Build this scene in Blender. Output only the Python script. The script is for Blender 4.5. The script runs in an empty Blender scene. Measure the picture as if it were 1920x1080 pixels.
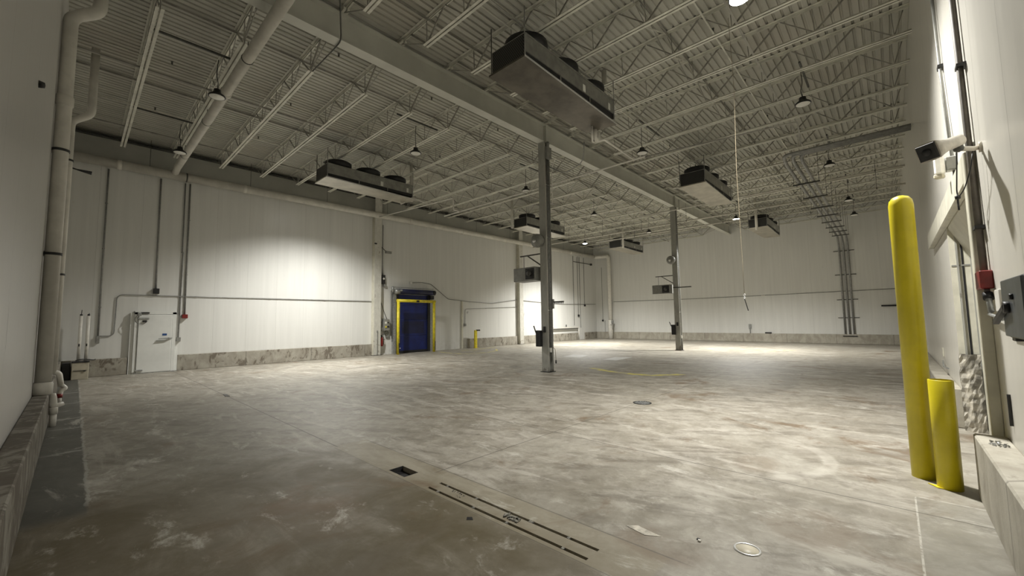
import bpy, math, random
from mathutils import Vector, Matrix
random.seed(7)
scene = bpy.context.scene
COL = scene.collection
PI = math.pi

# ------------------------------------------------------------------ materials
class NT:
    def __init__(s, name):
        s.m = bpy.data.materials.new(name); s.m.use_nodes = True
        s.t = s.m.node_tree; s.b = s.t.nodes['Principled BSDF']
        s.geo = s.t.nodes.new('ShaderNodeNewGeometry')
        sep = s.t.nodes.new('ShaderNodeSeparateXYZ'); s.t.links.new(s.geo.outputs['Position'], sep.inputs[0])
        s.x, s.y, s.z = sep.outputs
        s.pos = s.geo.outputs['Position']
    def put(s, sock, v):
        if hasattr(v, 'is_output') or hasattr(v, 'links'): s.t.links.new(v, sock)
        else: sock.default_value = v
    def ma(s, op, a, b=0.0, c=None, clamp=False):
        n = s.t.nodes.new('ShaderNodeMath'); n.operation = op; n.use_clamp = clamp
        s.put(n.inputs[0], a); s.put(n.inputs[1], b)
        if c is not None: s.put(n.inputs[2], c)
        return n.outputs[0]
    def vec(s, x, y, z):
        n = s.t.nodes.new('ShaderNodeCombineXYZ')
        for i, v in enumerate((x, y, z)): s.put(n.inputs[i], v)
        return n.outputs[0]
    def scl(s, v, k):
        n = s.t.nodes.new('ShaderNodeVectorMath'); n.operation = 'MULTIPLY'
        s.put(n.inputs[0], v); n.inputs[1].default_value = k
        return n.outputs[0]
    def noise(s, v, scale, detail=4, rough=.55, dist=0.0):
        n = s.t.nodes.new('ShaderNodeTexNoise'); s.put(n.inputs['Vector'], v)
        n.inputs['Scale'].default_value = scale; n.inputs['Detail'].default_value = detail
        n.inputs['Roughness'].default_value = rough; n.inputs['Distortion'].default_value = dist
        return n.outputs[0]
    def step(s, v, lo, hi):
        n = s.t.nodes.new('ShaderNodeMapRange'); n.interpolation_type = 'SMOOTHSTEP'
        s.put(n.inputs[0], v); n.inputs[1].default_value = lo; n.inputs[2].default_value = hi
        return n.outputs[0]
    def mix(s, f, a, b, mode='MIX'):
        n = s.t.nodes.new('ShaderNodeMix'); n.data_type = 'RGBA'; n.blend_type = mode
        s.put(n.inputs[0], f)
        for i, v in ((6, a), (7, b)):
            if isinstance(v, tuple) and len(v) == 3: v = v + (1,)
            s.put(n.inputs[i], v)
        return n.outputs[2]
    def bump(s, h, strength=.3, dist=.01):
        n = s.t.nodes.new('ShaderNodeBump'); n.inputs['Strength'].default_value = strength
        n.inputs['Distance'].default_value = dist; s.put(n.inputs['Height'], h)
        s.t.links.new(n.outputs[0], s.b.inputs['Normal'])
    def col(s, c):
        if isinstance(c, tuple) and len(c) == 3: c = c + (1,)
        s.put(s.b.inputs['Base Color'], c)
    def rough(s, v): s.put(s.b.inputs['Roughness'], v)
    def mul(s, *a):
        r = a[0]
        for q in a[1:]: r = s.ma('MULTIPLY', r, q)
        return r
    def line(s, coord, at, w):       # 1 inside a thin line
        d = s.ma('ABSOLUTE', s.ma('SUBTRACT', coord, at))
        return s.ma('SUBTRACT', 1.0, s.step(d, w * .5, w))
    def box(s, x0, x1, y0, y1, e=.01):
        return s.mul(s.step(s.x, x0 - e, x0 + e), s.ma('SUBTRACT', 1.0, s.step(s.x, x1 - e, x1 + e)),
                     s.step(s.y, y0 - e, y0 + e), s.ma('SUBTRACT', 1.0, s.step(s.y, y1 - e, y1 + e)))
    def blob(s, cx, cy, rx, ry, soft=.6):
        dx = s.ma('DIVIDE', s.ma('SUBTRACT', s.x, cx), rx); dy = s.ma('DIVIDE', s.ma('SUBTRACT', s.y, cy), ry)
        d = s.ma('ADD', s.ma('MULTIPLY', dx, dx), s.ma('MULTIPLY', dy, dy))
        return s.ma('SUBTRACT', 1.0, s.step(d, 1 - soft, 1 + soft))
    def ring(s, cx, cy, r, w):
        dx = s.ma('SUBTRACT', s.x, cx); dy = s.ma('SUBTRACT', s.y, cy)
        d = s.ma('SQRT', s.ma('ADD', s.ma('MULTIPLY', dx, dx), s.ma('MULTIPLY', dy, dy)))
        return s.line(d, r, w)

def simple(name, c, rough=.5, metal=0.0, var=0.12, scale=6.0, bump=0.0, stretch=(1, 1, 1)):
    n = NT(name)
    f = n.noise(n.scl(n.pos, stretch), scale, 5, .6)
    d = tuple(v * (1 - var * 1.6) for v in c); l = tuple(min(1, v * (1 + var)) for v in c)
    n.col(n.mix(n.step(f, .3, .7), d, l)); n.rough(rough); n.b.inputs['Metallic'].default_value = metal
    if bump: n.bump(f, bump, .005)
    return n.m

M = {}
M['white_steel'] = simple('white_painted_steel', (.50, .49, .435), .5, 0, .08, 3)
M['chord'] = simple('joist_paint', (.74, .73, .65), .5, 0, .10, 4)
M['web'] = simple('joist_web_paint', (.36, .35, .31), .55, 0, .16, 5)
M['beam'] = simple('beam_paint', (.60, .60, .54), .5, 0, .05, 1.5)
M['pipe'] = simple('pipe_jacket', (.62, .60, .54), .42, 0, .08, 2.5)
M['pvc'] = simple('white_plastic_pipe', (.74, .72, .66), .35, 0, .05, 8)
M['galv'] = simple('galvanised_steel', (.38, .39, .38), .42, .55, .18, 14)
M['conduit'] = simple('grey_conduit', (.30, .30, .29), .45, .4, .12, 10)
M['dark'] = simple('dark_metal', (.035, .035, .035), .45, .3, .2, 12)
M['black'] = simple('black_plastic', (.012, .012, .013), .5, 0, .2, 12)
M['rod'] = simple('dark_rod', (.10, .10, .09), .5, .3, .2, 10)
M['yellow'] = simple('yellow_plastic_sleeve', (.62, .52, .012), .38, 0, .07, 3)
M['ypaint'] = simple('yellow_paint', (.74, .62, .03), .4, 0, .12, 8)
M['red'] = simple('red_paint', (.19, .012, .009), .4, 0, .15, 9)
M['sheet'] = simple('mill_sheet', (.36, .36, .34), .32, .75, .12, 5)
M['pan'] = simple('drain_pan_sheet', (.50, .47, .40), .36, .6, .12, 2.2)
M['darkpan'] = simple('dull_dark_pan', (.15, .135, .11), .42, .5, .2, 1.8)  # darker, duller pan metal, for the nearest cooler only
M['brownpipe'] = simple('brown_conduit', (.13, .115, .095), .6, .1, .15, 8)
M['bright'] = simple('bright_metal', (.75, .75, .74), .3, .6, .05, 9)
M['housing'] = simple('lamp_housing', (.02, .02, .02), .4, .3, .2, 9)
M['lensoff'] = simple('unlit_lens', (.82, .81, .76), .3, 0, .03, 20)
M['paper'] = simple('pale_label', (.75, .75, .70), .6, 0, .05, 20)
M['blue_sign'] = simple('blue_sign', (.02, .07, .22), .4, 0, .05, 20)
M['greybox'] = simple('grey_enclosure', (.27, .27, .25), .45, .1, .1, 8)
M['slate'] = simple('slate_enclosure', (.085, .095, .10), .42, .2, .15, 8)
M['camera'] = simple('camera_shell', (.62, .58, .50), .45, 0, .1, 14)
M['cable'] = simple('black_cable', (.015, .015, .014), .5, 0, .1, 20)
M['cord'] = simple('tan_cord', (.24, .20, .13), .7, 0, .1, 30)
M['cream'] = simple('cream_trim', (.62, .60, .50), .4, 0, .08, 4)
M['bluecurtain'] = simple('blue_curtain_fabric', (.008, .018, .13), .45, 0, .25, 2.0)
M['darkblue'] = simple('dark_blue_hood', (.010, .014, .06), .45, 0, .2, 3)
M['beige'] = simple('beige_case', (.50, .46, .36), .5, 0, .08, 6)
M['foil'] = simple('crumpled_foil', (.50, .47, .40), .42, .15, .35, 9, bump=1.0)
M['debris'] = simple('debris', (.20, .19, .16), .8, 0, .5, 40, bump=.6)
M['white_door'] = simple('white_door_skin', (.74, .75, .72), .38, 0, .04, 2)

def emissive(name, c, strength):
    m = bpy.data.materials.new(name); m.use_nodes = True
    t = m.node_tree; t.nodes.clear()
    e = t.nodes.new('ShaderNodeEmission'); e.inputs[0].default_value = c + (1,); e.inputs[1].default_value = strength
    o = t.nodes.new('ShaderNodeOutputMaterial'); t.links.new(e.outputs[0], o.inputs[0])
    return m
M['lenson'] = emissive('lit_lens', (1, .97, .90), 60)

def coil_mat():
    n = NT('finned_coil')
    w = n.ma('SINE', n.ma('MULTIPLY', n.y, 150.0)); v = n.ma('SINE', n.ma('MULTIPLY', n.z, 95.0))
    f = n.step(n.mul(w, v), .1, .5)
    n.col(n.mix(f, (.02, .02, .02), (.13, .13, .125))); n.rough(.4); n.b.inputs['Metallic'].default_value = .4
    return n.m
M['coil'] = coil_mat()

def wall_mat(name, axis, c=(.72, .72, .69), pitch=1.06, off=0.0, sk=.22):
    n = NT(name)
    u = n.x if axis == 'x' else n.y
    fr = n.ma('FRACT', n.ma('DIVIDE', n.ma('ADD', u, 50 + off), pitch))
    seam = n.ma('SUBTRACT', 1.0, n.step(n.ma('ABSOLUTE', n.ma('SUBTRACT', fr, .5)), .002, .008))
    fr2 = n.ma('FRACT', n.ma('DIVIDE', n.ma('ADD', u, 50 + off), pitch / 8))
    rib = n.step(n.ma('ABSOLUTE', n.ma('SUBTRACT', fr2, .5)), .0, .5)
    st = n.noise(n.scl(n.pos, (3, 3, .12)), 2.0, 4, .6)
    sp = n.noise(n.pos, 7.0, 3, .5)
    base = n.mix(n.step(st, .3, .75), tuple(v * .93 for v in c), c)
    base = n.mix(n.ma('MULTIPLY', n.step(sp, .66, .8), .12), base, (.35, .33, .28))
    low = n.mul(n.ma('SUBTRACT', 1.0, n.step(n.z, .0, .9)), n.step(n.noise(n.pos, 5, 5, .7), .45, .75), .4)
    base = n.mix(low, base, (.34, .31, .25))
    base = n.mix(n.ma('MULTIPLY', seam, sk), base, (.25, .25, .22))
    n.col(base); n.rough(n.ma('ADD', .24, n.ma('MULTIPLY', st, .12)))
    n.bump(n.ma('SUBTRACT', n.ma('MULTIPLY', rib, .12), seam), .5, .004)
    return n.m
M['wall_x'] = wall_mat('insulated_panel_x', 'x')
M['wall_y'] = wall_mat('insulated_panel_y', 'y')
M['wall_r'] = wall_mat('insulated_panel_right', 'x', (.68, .66, .60), 1.06, .35, .5)
M['wall_n'] = wall_mat('insulated_panel_near', 'y', (.62, .61, .59), 1.06, .2)
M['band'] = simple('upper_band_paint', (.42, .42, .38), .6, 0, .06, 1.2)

def deck_mat():
    n = NT('roof_deck_paint')
    f = n.noise(n.scl(n.pos, (.4, 3, 1)), 1.5, 5, .6)
    g = n.noise(n.pos, .35, 3, .5)
    c = n.mix(n.step(f, .3, .7), (.44, .437, .385), (.53, .522, .465))
    c = n.mix(n.ma('MULTIPLY', n.step(g, .5, .7), .35), c, (.42, .38, .31))
    lap = n.ma('FRACT', n.ma('DIVIDE', n.ma('ADD', n.y, 50.25), .914))
    c = n.mix(n.ma('MULTIPLY', n.ma('SUBTRACT', 1.0, n.step(lap, .0, .03)), .22), c, (.22, .21, .18))
    n.col(c); n.rough(.55)
    return n.m
M['deck'] = deck_mat()

def curb_mat(name='stained_kerb_concrete', k=.86, st_amt=.78, lo=.52):
    n = NT(name)
    b = n.noise(n.scl(n.pos, (1, 1, .6)), 3.2, 6, .65, .4)
    st = n.noise(n.scl(n.pos, (2.4, 2.4, 1.3)), 1.9, 6, .7, .6)
    c = n.mix(n.step(b, .3, .7), (.30, .28, .235), (.44, .425, .37))
    c = n.mix(n.ma('MULTIPLY', n.step(st, lo, lo + .1), st_amt), c, (.12, .095, .07))
    seamx = n.ma('FRACT', n.ma('DIVIDE', n.ma('ADD', n.ma('ADD', n.x, n.y), 50.1), 2.44))
    c = n.mix(n.ma('MULTIPLY', n.ma('SUBTRACT', 1.0, n.step(seamx, .004, .02)), .6), c, (.14, .13, .11))
    c = n.mix(1.0, c, (k, k * .98, k * .95), 'MULTIPLY')
    n.col(c); n.rough(.75); n.bump(n.noise(n.pos, 22, 5, .6), .35, .006)
    return n.m
M['curb'] = curb_mat()
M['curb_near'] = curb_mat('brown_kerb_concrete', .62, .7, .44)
M['curb_right'] = curb_mat('pale_kerb_concrete', 1.05, .35, .6)

def rusty_white():
    n = NT('worn_white_column_paint')
    f = n.noise(n.scl(n.pos, (1, 1, .5)), 7, 6, .7)
    lowm = n.ma('SUBTRACT', 1.0, n.step(n.z, .1, 1.5))
    thr = n.ma('ADD', f, n.ma('MULTIPLY', lowm, .10))
    c = n.mix(n.step(f, .3, .7), (.50, .49, .44), (.62, .61, .55))
    c = n.mix(n.ma('MULTIPLY', n.step(thr, .62, .68), .7), c, (.20, .15, .11))
    n.col(c); n.rough(.5)
    return n.m
M['wornwhite'] = rusty_white()
def col_mat():
    n = NT('grey_column_paint')
    f = n.noise(n.scl(n.pos, (1, 1, .35)), 6, 6, .7)
    lowm = n.ma('SUBTRACT', 1.0, n.step(n.z, .0, .6))
    thr = n.ma('ADD', f, n.ma('MULTIPLY', lowm, .14))
    c = n.mix(n.step(f, .3, .7), (.31, .31, .28), (.41, .405, .365))
    c = n.mix(n.ma('MULTIPLY', n.step(thr, .60, .70), .75), c, (.10, .085, .065))
    n.col(c); n.rough(.48)
    return n.m
M['column'] = col_mat()

def yellow_worn(name='worn_yellow_floor_paint'):
    n = NT(name)
    f = n.noise(n.pos, 3.0, 6, .75)
    n.col(n.mix(n.step(f, .40, .62), (.60, .54, .10), (.36, .33, .24))); n.rough(.55)
    return n.m
M['floorpaint'] = yellow_worn()
def patch_mat():
    n = NT('pale_floor_patch'); f = n.noise(n.pos, 4, 6, .7)
    n.col(n.mix(n.step(f, .3, .7), (.44, .44, .42), (.55, .55, .53))); n.rough(.5); return n.m
M['patch'] = patch_mat()

def floor_mat():
    n = NT('worn_concrete_floor')
    p = n.pos
    warp = n.noise(p, .5, 3, .5)
    big = n.noise(n.vec(n.ma('ADD', n.x, n.ma('MULTIPLY', warp, 1.5)), n.y, 0.0), .45, 6, .6, .3)
    mid = n.noise(p, 1.7, 7, .66, .5)
    fine = n.noise(p, 9, 6, .7, .3)
    # streaks along both driving directions
    s1 = n.noise(n.vec(n.ma('MULTIPLY', n.ma('ADD', n.x, n.ma('MULTIPLY', n.y, .55)), 2.2), n.ma('MULTIPLY', n.ma('SUBTRACT', n.y, n.ma('MULTIPLY', n.x, .55)), .42), 0.0), 1.6, 7, .66, .6)
    s2 = n.noise(n.vec(n.ma('MULTIPLY', n.x, 3.0), n.ma('MULTIPLY', n.y, .6), 3.0), 1.1, 6, .65, .8)
    c = n.mix(n.step(big, .32, .68), (.235, .212, .168), (.345, .32, .27))
    c = n.mix(n.ma('MULTIPLY', n.step(mid, .35, .72), .55), c, (.42, .395, .345))
    c = n.mix(n.ma('MULTIPLY', n.step(s1, .48, .66), .6), c, (.135, .118, .092))
    c = n.mix(n.ma('MULTIPLY', n.step(s2, .52, .66), .65), c, (.52, .49, .43))
    c = n.mix(n.ma('MULTIPLY', n.step(fine, .5, .75), .25), c, (.17, .15, .12))
    m2 = n.noise(p, 3.6, 7, .74, .2); m3 = n.noise(n.scl(p, (1.0, .55, 1)), 6.5, 5, .75, .1)
    c = n.mix(n.ma('MULTIPLY', n.step(m2, .50, .66), .50), c, (.47, .445, .385))
    c = n.mix(n.ma('MULTIPLY', n.step(m2, .50, .34), .50), c, (.15, .13, .10))
    c = n.mix(n.ma('MULTIPLY', n.step(m3, .54, .68), .35), c, (.50, .48, .42))
    # warm brown slab beside the trench, dim foreground light painted into its colour
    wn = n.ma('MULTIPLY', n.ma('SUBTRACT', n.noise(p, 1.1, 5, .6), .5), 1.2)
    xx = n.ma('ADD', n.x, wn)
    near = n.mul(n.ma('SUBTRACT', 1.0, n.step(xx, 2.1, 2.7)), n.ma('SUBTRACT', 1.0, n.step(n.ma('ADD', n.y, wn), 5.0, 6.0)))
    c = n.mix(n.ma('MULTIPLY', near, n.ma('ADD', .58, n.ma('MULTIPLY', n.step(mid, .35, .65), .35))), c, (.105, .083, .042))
    tr = n.box(2.36, 2.80, 1.2, 5.4, .02)
    c = n.mix(n.ma('MULTIPLY', tr, .55), c, (.30, .265, .19))
    # brown oily spots
    sp = n.noise(p, .8, 5, .7, 1.0)
    c = n.mix(n.ma('MULTIPLY', n.step(sp, .56, .70), .7), c, (.15, .095, .05))
    for cx, cy, rx, ry, k in ((3.9, .55, .35, .3, .5), (2.9, 1.3, .25, .3, .6), (1.5, 3.6, .3, .5, .4), (5.2, 1.2, .3, .2, .4), (1.0, 3.8, .3, .6, .5)):
        c = n.mix(n.mul(n.blob(cx, cy, rx, ry), n.step(mid, .35, .6), k), c, (.15, .10, .055))
    # wet strip beside the near wall, painted darker still for the dim foreground
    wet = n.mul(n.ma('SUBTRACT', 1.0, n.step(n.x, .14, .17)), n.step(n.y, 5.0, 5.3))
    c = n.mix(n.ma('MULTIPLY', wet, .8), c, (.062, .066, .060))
    dim_stain = n.mul(n.blob(1.1, 8.4, 1.0, 3.6, .8), .65)  # stained area, partly shade of the unlit floor painted into its colour
    c = n.mix(n.ma('MULTIPLY', dim_stain, .35), c, (.115, .108, .085))
    dk = n.mul(n.blob(13.5, 4.2, 2.2, 7.0, .7), .55)
    # white residue lines
    jit = n.ma('MULTIPLY', n.ma('SUBTRACT', n.noise(p, 4, 3, .6), .5), .10)
    xj = n.ma('ADD', n.x, jit); yj = n.ma('ADD', n.y, n.ma('MULTIPLY', jit, 3.0))
    wl = n.mul(n.line(xj, .165, .02), n.step(n.y, 5.2, 5.6), n.step(n.noise(p, 2.5, 3, .6), .42, .55))
    for yy in (7.8, 9.6, 10.6, 12.6, 14.6):
        wl = n.ma('MAXIMUM', wl, n.mul(n.line(yj, yy, .06), n.ma('SUBTRACT', 1.0, n.step(n.x, .12, .17)), n.step(n.x, -.3, .0)))
    c = n.mix(n.ma('MULTIPLY', wl, .6), c, (.45, .45, .42))
    # grey patch at the right kerb
    rp = n.box(1.0, 5.16, -.5, -.04, .008)
    c = n.mix(n.ma('MULTIPLY', rp, .4), c, (.26, .255, .225))
    rl = n.mul(n.ma('MAXIMUM', n.mul(n.line(n.y, -.04, .008), n.ma('SUBTRACT', 1.0, n.step(n.x, 5.15, 5.17))), n.mul(n.line(n.x, 5.16, .012), n.ma('SUBTRACT', 1.0, n.step(n.y, -.05, -.03)))), n.step(fine, .38, .5))
    c = n.mix(n.ma('MULTIPLY', rl, .7), c, (.60, .58, .52))
    # scuffed white residue
    wh = n.noise(n.vec(n.ma('MULTIPLY', n.x, 1.6), n.ma('MULTIPLY', n.y, .8), 7.0), 1.5, 7, .76, .35)
    c = n.mix(n.ma('MULTIPLY', n.step(wh, .56, .70), .60), c, (.66, .64, .58))
    # tyre marks
    for cx, cy, r, w, k, cc in ((7.9, 11.2, 3.0, .22, .5, (.15, .14, .12)), (7.9, 11.2, 2.5, .12, .3, (.55, .53, .48)), (8.6, 13.5, 4.2, .2, .4, (.14, .13, .11)),
                                (5.6, 1.5, .9, .09, .35, (.60, .57, .51)), (12.5, 13.5, 3.4, .16, .3, (.5, .48, .43)), (11.5, 5.5, 3.6, .25, .35, (.14, .13, .11)),
                                (2.0, -2.5, 5.2, .16, .3, (.17, .15, .12)), (10.5, -4.0, 7.0, .2, .2, (.56, .54, .48)), (14.0, 1.0, 6.0, .3, .3, (.15, .14, .12))):
        c = n.mix(n.mul(n.ring(cx, cy, r, w), n.step(n.noise(p, .9, 5, .6), .42, .6), k), c, cc)
    # joints
    j = n.mul(n.line(n.x, 2.40, .010), n.step(n.y, 5.3, 5.4))
    j = n.ma('MAXIMUM', j, n.line(n.x, 4.76, .008))
    j = n.ma('MAXIMUM', j, n.mul(n.line(n.x, 7.12, .008), .5))
    j = n.ma('MAXIMUM', j, n.mul(n.line(n.y, 3.66, .008), n.step(n.x, 2.6, 2.8)))
    j = n.ma('MAXIMUM', j, n.mul(n.line(n.y, 10.6, .009), .5))
    j = n.ma('MAXIMUM', j, n.mul(n.ma('MAXIMUM', n.line(n.x, 2.80, .010), n.line(n.x, 2.36, .006)), n.step(n.y, 1.0, 1.2), n.ma('SUBTRACT', 1.0, n.step(n.y, 5.3, 5.4)), .6))
    c = n.mix(n.ma('MULTIPLY', j, .8), c, (.055, .048, .04))
    c = n.mix(1.0, c, (.84, .84, .83), 'MULTIPLY')
    n.col(c)
    n.rough(n.ma('ADD', .34, n.ma('MULTIPLY', mid, .28)))
    n.bump(n.ma('SUBTRACT', n.ma('ADD', n.ma('MULTIPLY', fine, .4), n.ma('MULTIPLY', mid, .5)), j), .22, .006)
    return n.m
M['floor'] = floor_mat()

# ------------------------------------------------------------------ mesh builder
class MB:
    def __init__(s): s.v = []; s.f = []; s.sm = []
    def add(s, vs, fs, smooth=False):
        o = len(s.v); s.v += [tuple(v) for v in vs]
        for f in fs: s.f.append(tuple(i + o for i in f)); s.sm.append(smooth)
        return s
    def box(s, x0, x1, y0, y1, z0, z1, rot=None, piv=None):
        vs = [Vector((x, y, z)) for z in (z0, z1) for y in (y0, y1) for x in (x0, x1)]
        if rot is not None:
            pv = Vector(piv) if piv else Vector(((x0 + x1) / 2, (y0 + y1) / 2, (z0 + z1) / 2))
            vs = [rot @ (v - pv) + pv for v in vs]
        return s.add(vs, [(0, 2, 3, 1), (4, 5, 7, 6), (0, 1, 5, 4), (2, 6, 7, 3), (0, 4, 6, 2), (1, 3, 7, 5)])
    def bbox(s, x0, x1, y0, y1, z0, z1, b=.01):      # box with chamfered edges
        cx, cy, cz = (x0 + x1) / 2, (y0 + y1) / 2, (z0 + z1) / 2
        h = [(x1 - x0) / 2, (y1 - y0) / 2, (z1 - z0) / 2]; b = min(b, min(h) * .6)
        vs = []; idx = {}
        for ax in range(3):
            for sx in (-1, 1):
                for sy in (-1, 1):
                    for sz in (-1, 1):
                        sg = (sx, sy, sz)
                        q = [sg[k] * (h[k] - (0 if k == ax else b)) for k in range(3)]
                        idx[(ax, sg)] = len(vs); vs.append((q[0] + cx, q[1] + cy, q[2] + cz))
        fs = []
        for ax in range(3):
            o = [k for k in range(3) if k != ax]
            for d in (-1, 1):
                ring = []
                for a, c in ((-1, -1), (1, -1), (1, 1), (-1, 1)):
                    sg = [0, 0, 0]; sg[ax] = d; sg[o[0]] = a; sg[o[1]] = c; ring.append(idx[(ax, tuple(sg))])
                if (d == 1) == (ax == 1): ring.reverse()
                fs.append(ring)
        for ax in range(3):               # edges parallel to ax
            o = [k for k in range(3) if k != ax]
            for a in (-1, 1):
                for c in (-1, 1):
                    def g(which, e):
                        sg = [0, 0, 0]; sg[ax] = e; sg[o[0]] = a; sg[o[1]] = c; return idx[(which, tuple(sg))]
                    fs.append([g(o[0], -1), g(o[0], 1), g(o[1], 1), g(o[1], -1)])
        for sx in (-1, 1):
            for sy in (-1, 1):
                for sz in (-1, 1):
                    fs.append([idx[(k, (sx, sy, sz))] for k in range(3)])
        # orient outward
        out = []
        C = Vector((cx, cy, cz))
        for f in fs:
            P = [Vector(vs[i]) for i in f]; nrm = (P[1] - P[0]).cross(P[2] - P[0]); m = sum(P, Vector()) / len(P) - C
            out.append(tuple(f) if nrm.dot(m) > 0 else tuple(reversed(f)))
        return s.add(vs, out)
    def cyl(s, p0, p1, r, n=12, r1=None, caps=True):
        return s.tube([p0, p1], r, n, caps, r1)
    def tube(s, pts, r, n=10, caps=True, r1=None):
        P = [Vector(p) for p in pts]; k = len(P)
        if k < 2: return s
        T = []
        for i in range(k):
            a = (P[i] - P[i - 1]).normalized() if i else None
            b = (P[i + 1] - P[i]).normalized() if i < k - 1 else None
            t = (a + b) if a is not None and b is not None else (a if b is None else b)
            T.append(t.normalized())
        up = Vector((0, 0, 1)) if abs(T[0].z) < .9 else Vector((1, 0, 0))
        u = T[0].cross(up).normalized(); vs = []
        for i in range(k):
            u = (u - T[i] * u.dot(T[i])).normalized(); w = T[i].cross(u)
            kk = 1.0
            if 0 < i < k - 1:
                cth = (P[i] - P[i - 1]).normalized().dot(T[i]); kk = 1 / max(cth, .5)
            rr = r if r1 is None else r + (r1 - r) * i / (k - 1)
            # mitre: stretch along the bend plane
            bend = None
            if 0 < i < k - 1:
                bd = (P[i + 1] - P[i]).normalized() - (P[i] - P[i - 1]).normalized()
                if bd.length > 1e-5: bend = bd.normalized()
            for j in range(n):
                a = 2 * PI * j / n; d = u * math.cos(a) * rr + w * math.sin(a) * rr
                if bend is not None: d = d + bend * d.dot(bend) * (kk - 1)
                vs.append(P[i] + d)
        fs = []
        for i in range(k - 1):
            for j in range(n):
                a = i * n + j; b = i * n + (j + 1) % n; fs.append((a, b, b + n, a + n))
        s.add(vs, fs, True)
        if caps:
            o = len(s.v) - len(vs)
            s.f.append(tuple(o + j for j in reversed(range(n)))); s.sm.append(False)
            s.f.append(tuple(o + (k - 1) * n + j for j in range(n))); s.sm.append(False)
        return s
    def lathe(s, prof, c=(0, 0, 0), n=24, axis='z', caps=True):
        vs = []
        for r, h in prof:
            for j in range(n):
                a = 2 * PI * j / n; x, y = r * math.cos(a), r * math.sin(a)
                q = {'z': (x, y, h), 'x': (h, x, y), 'y': (y, h, x)}[axis]
                vs.append((q[0] + c[0], q[1] + c[1], q[2] + c[2]))
        fs = []
        for i in range(len(prof) - 1):
            for j in range(n):
                a = i * n + j; b = i * n + (j + 1) % n; fs.append((a, b, b + n, a + n))
        s.add(vs, fs, True)
        if caps:
            o = len(s.v) - len(vs)
            if prof[0][0] > 1e-6: s.f.append(tuple(o + j for j in reversed(range(n)))); s.sm.append(False)
            if prof[-1][0] > 1e-6: s.f.append(tuple(o + (len(prof) - 1) * n + j for j in range(n))); s.sm.append(False)
        return s
    def prism(s, poly, axis, a, b):       # poly 2D extruded along axis
        def q(p, t): return {'x': (t, p[0], p[1]), 'y': (p[0], t, p[1]), 'z': (p[0], p[1], t)}[axis]
        n = len(poly); vs = [q(p, a) for p in poly] + [q(p, b) for p in poly]
        fs = [tuple(reversed(range(n))), tuple(range(n, 2 * n))] + [(i, (i + 1) % n, (i + 1) % n + n, i + n) for i in range(n)]
        return s.add(vs, fs)
    def bar(s, p0, p1, w, h):             # rectangular bar between points, h roughly vertical
        a, b = Vector(p0), Vector(p1); t = (b - a).normalized()
        up = Vector((0, 0, 1)) if abs(t.z) < .95 else Vector((1, 0, 0))
        u = t.cross(up).normalized(); v = u.cross(t)
        vs = [q + u * i * w / 2 + v * j * h / 2 for q in (a, b) for i, j in ((-1, -1), (1, -1), (1, 1), (-1, 1))]
        return s.add(vs, [(3, 2, 1, 0), (4, 5, 6, 7), (0, 1, 5, 4), (1, 2, 6, 5), (2, 3, 7, 6), (3, 0, 4, 7)])
    def text(s, body, size, loc, rot, ext=.002):
        cu = bpy.data.curves.new('t', 'FONT'); cu.body = body; cu.size = size; cu.extrude = ext
        ob = bpy.data.objects.new('t', cu); me = ob.to_mesh()
        R = rot.to_matrix(); L = Vector(loc)
        s.add([R @ v.co + L for v in me.vertices], [tuple(p.vertices) for p in me.polygons])
        bpy.data.objects.remove(ob); bpy.data.curves.remove(cu)
        return s

BASE = {}
def mesh_of(name, mb, mat, base):
    me = bpy.data.meshes.new(name)
    me.from_pydata([(v[0] - base[0], v[1] - base[1], v[2] - base[2]) for v in mb.v], [], mb.f)
    me.polygons.foreach_set('use_smooth', mb.sm)
    me.materials.append(M[mat] if isinstance(mat, str) else mat)
    me.update()
    import bmesh
    bm = bmesh.new(); bm.from_mesh(me); bmesh.ops.recalc_face_normals(bm, faces=bm.faces); bm.to_mesh(me); bm.free()
    return me
def thing(name, label, cat, loc, group=None):
    o = bpy.data.objects.new(name, None); COL.objects.link(o); o.location = loc; o.empty_display_size = .1
    o['label'] = label; o['category'] = cat
    if group: o['group'] = group
    BASE[o.name] = tuple(loc); return o
def part(name, mb, mat, parent, label=None):
    b = BASE[parent.name]
    o = bpy.data.objects.new(name, mesh_of(name, mb, mat, b)); COL.objects.link(o); o.parent = parent
    if label: o['label'] = label
    BASE[o.name] = b; return o
def solo(name, mb, mat, label, cat, group=None, kind=None):
    xs, ys, zs = zip(*mb.v); base = ((min(xs) + max(xs)) / 2, (min(ys) + max(ys)) / 2, min(zs))
    o = bpy.data.objects.new(name, mesh_of(name, mb, mat, base)); COL.objects.link(o); o.location = base
    o['label'] = label; o['category'] = cat
    if group: o['group'] = group
    if kind: o['kind'] = kind
    BASE[o.name] = base; return o
def struct(name, mb, mat, label=None):
    xs, ys, zs = zip(*mb.v); base = ((min(xs) + max(xs)) / 2, (min(ys) + max(ys)) / 2, min(zs))
    o = bpy.data.objects.new(name, mesh_of(name, mb, mat, base)); COL.objects.link(o); o.location = base
    o['kind'] = 'structure'
    if label: o['label'] = label
    BASE[o.name] = base; return o
def copy_tree(o, loc=None, label=None, parent=None, group=None):
    c = o.copy(); COL.objects.link(c)
    if parent is not None: c.parent = parent
    if loc is not None: c.location = loc; BASE[c.name] = tuple(loc)
    if label: c['label'] = label
    if group: c['group'] = group
    for ch in list(o.children): copy_tree(ch, parent=c)
    return c
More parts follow.
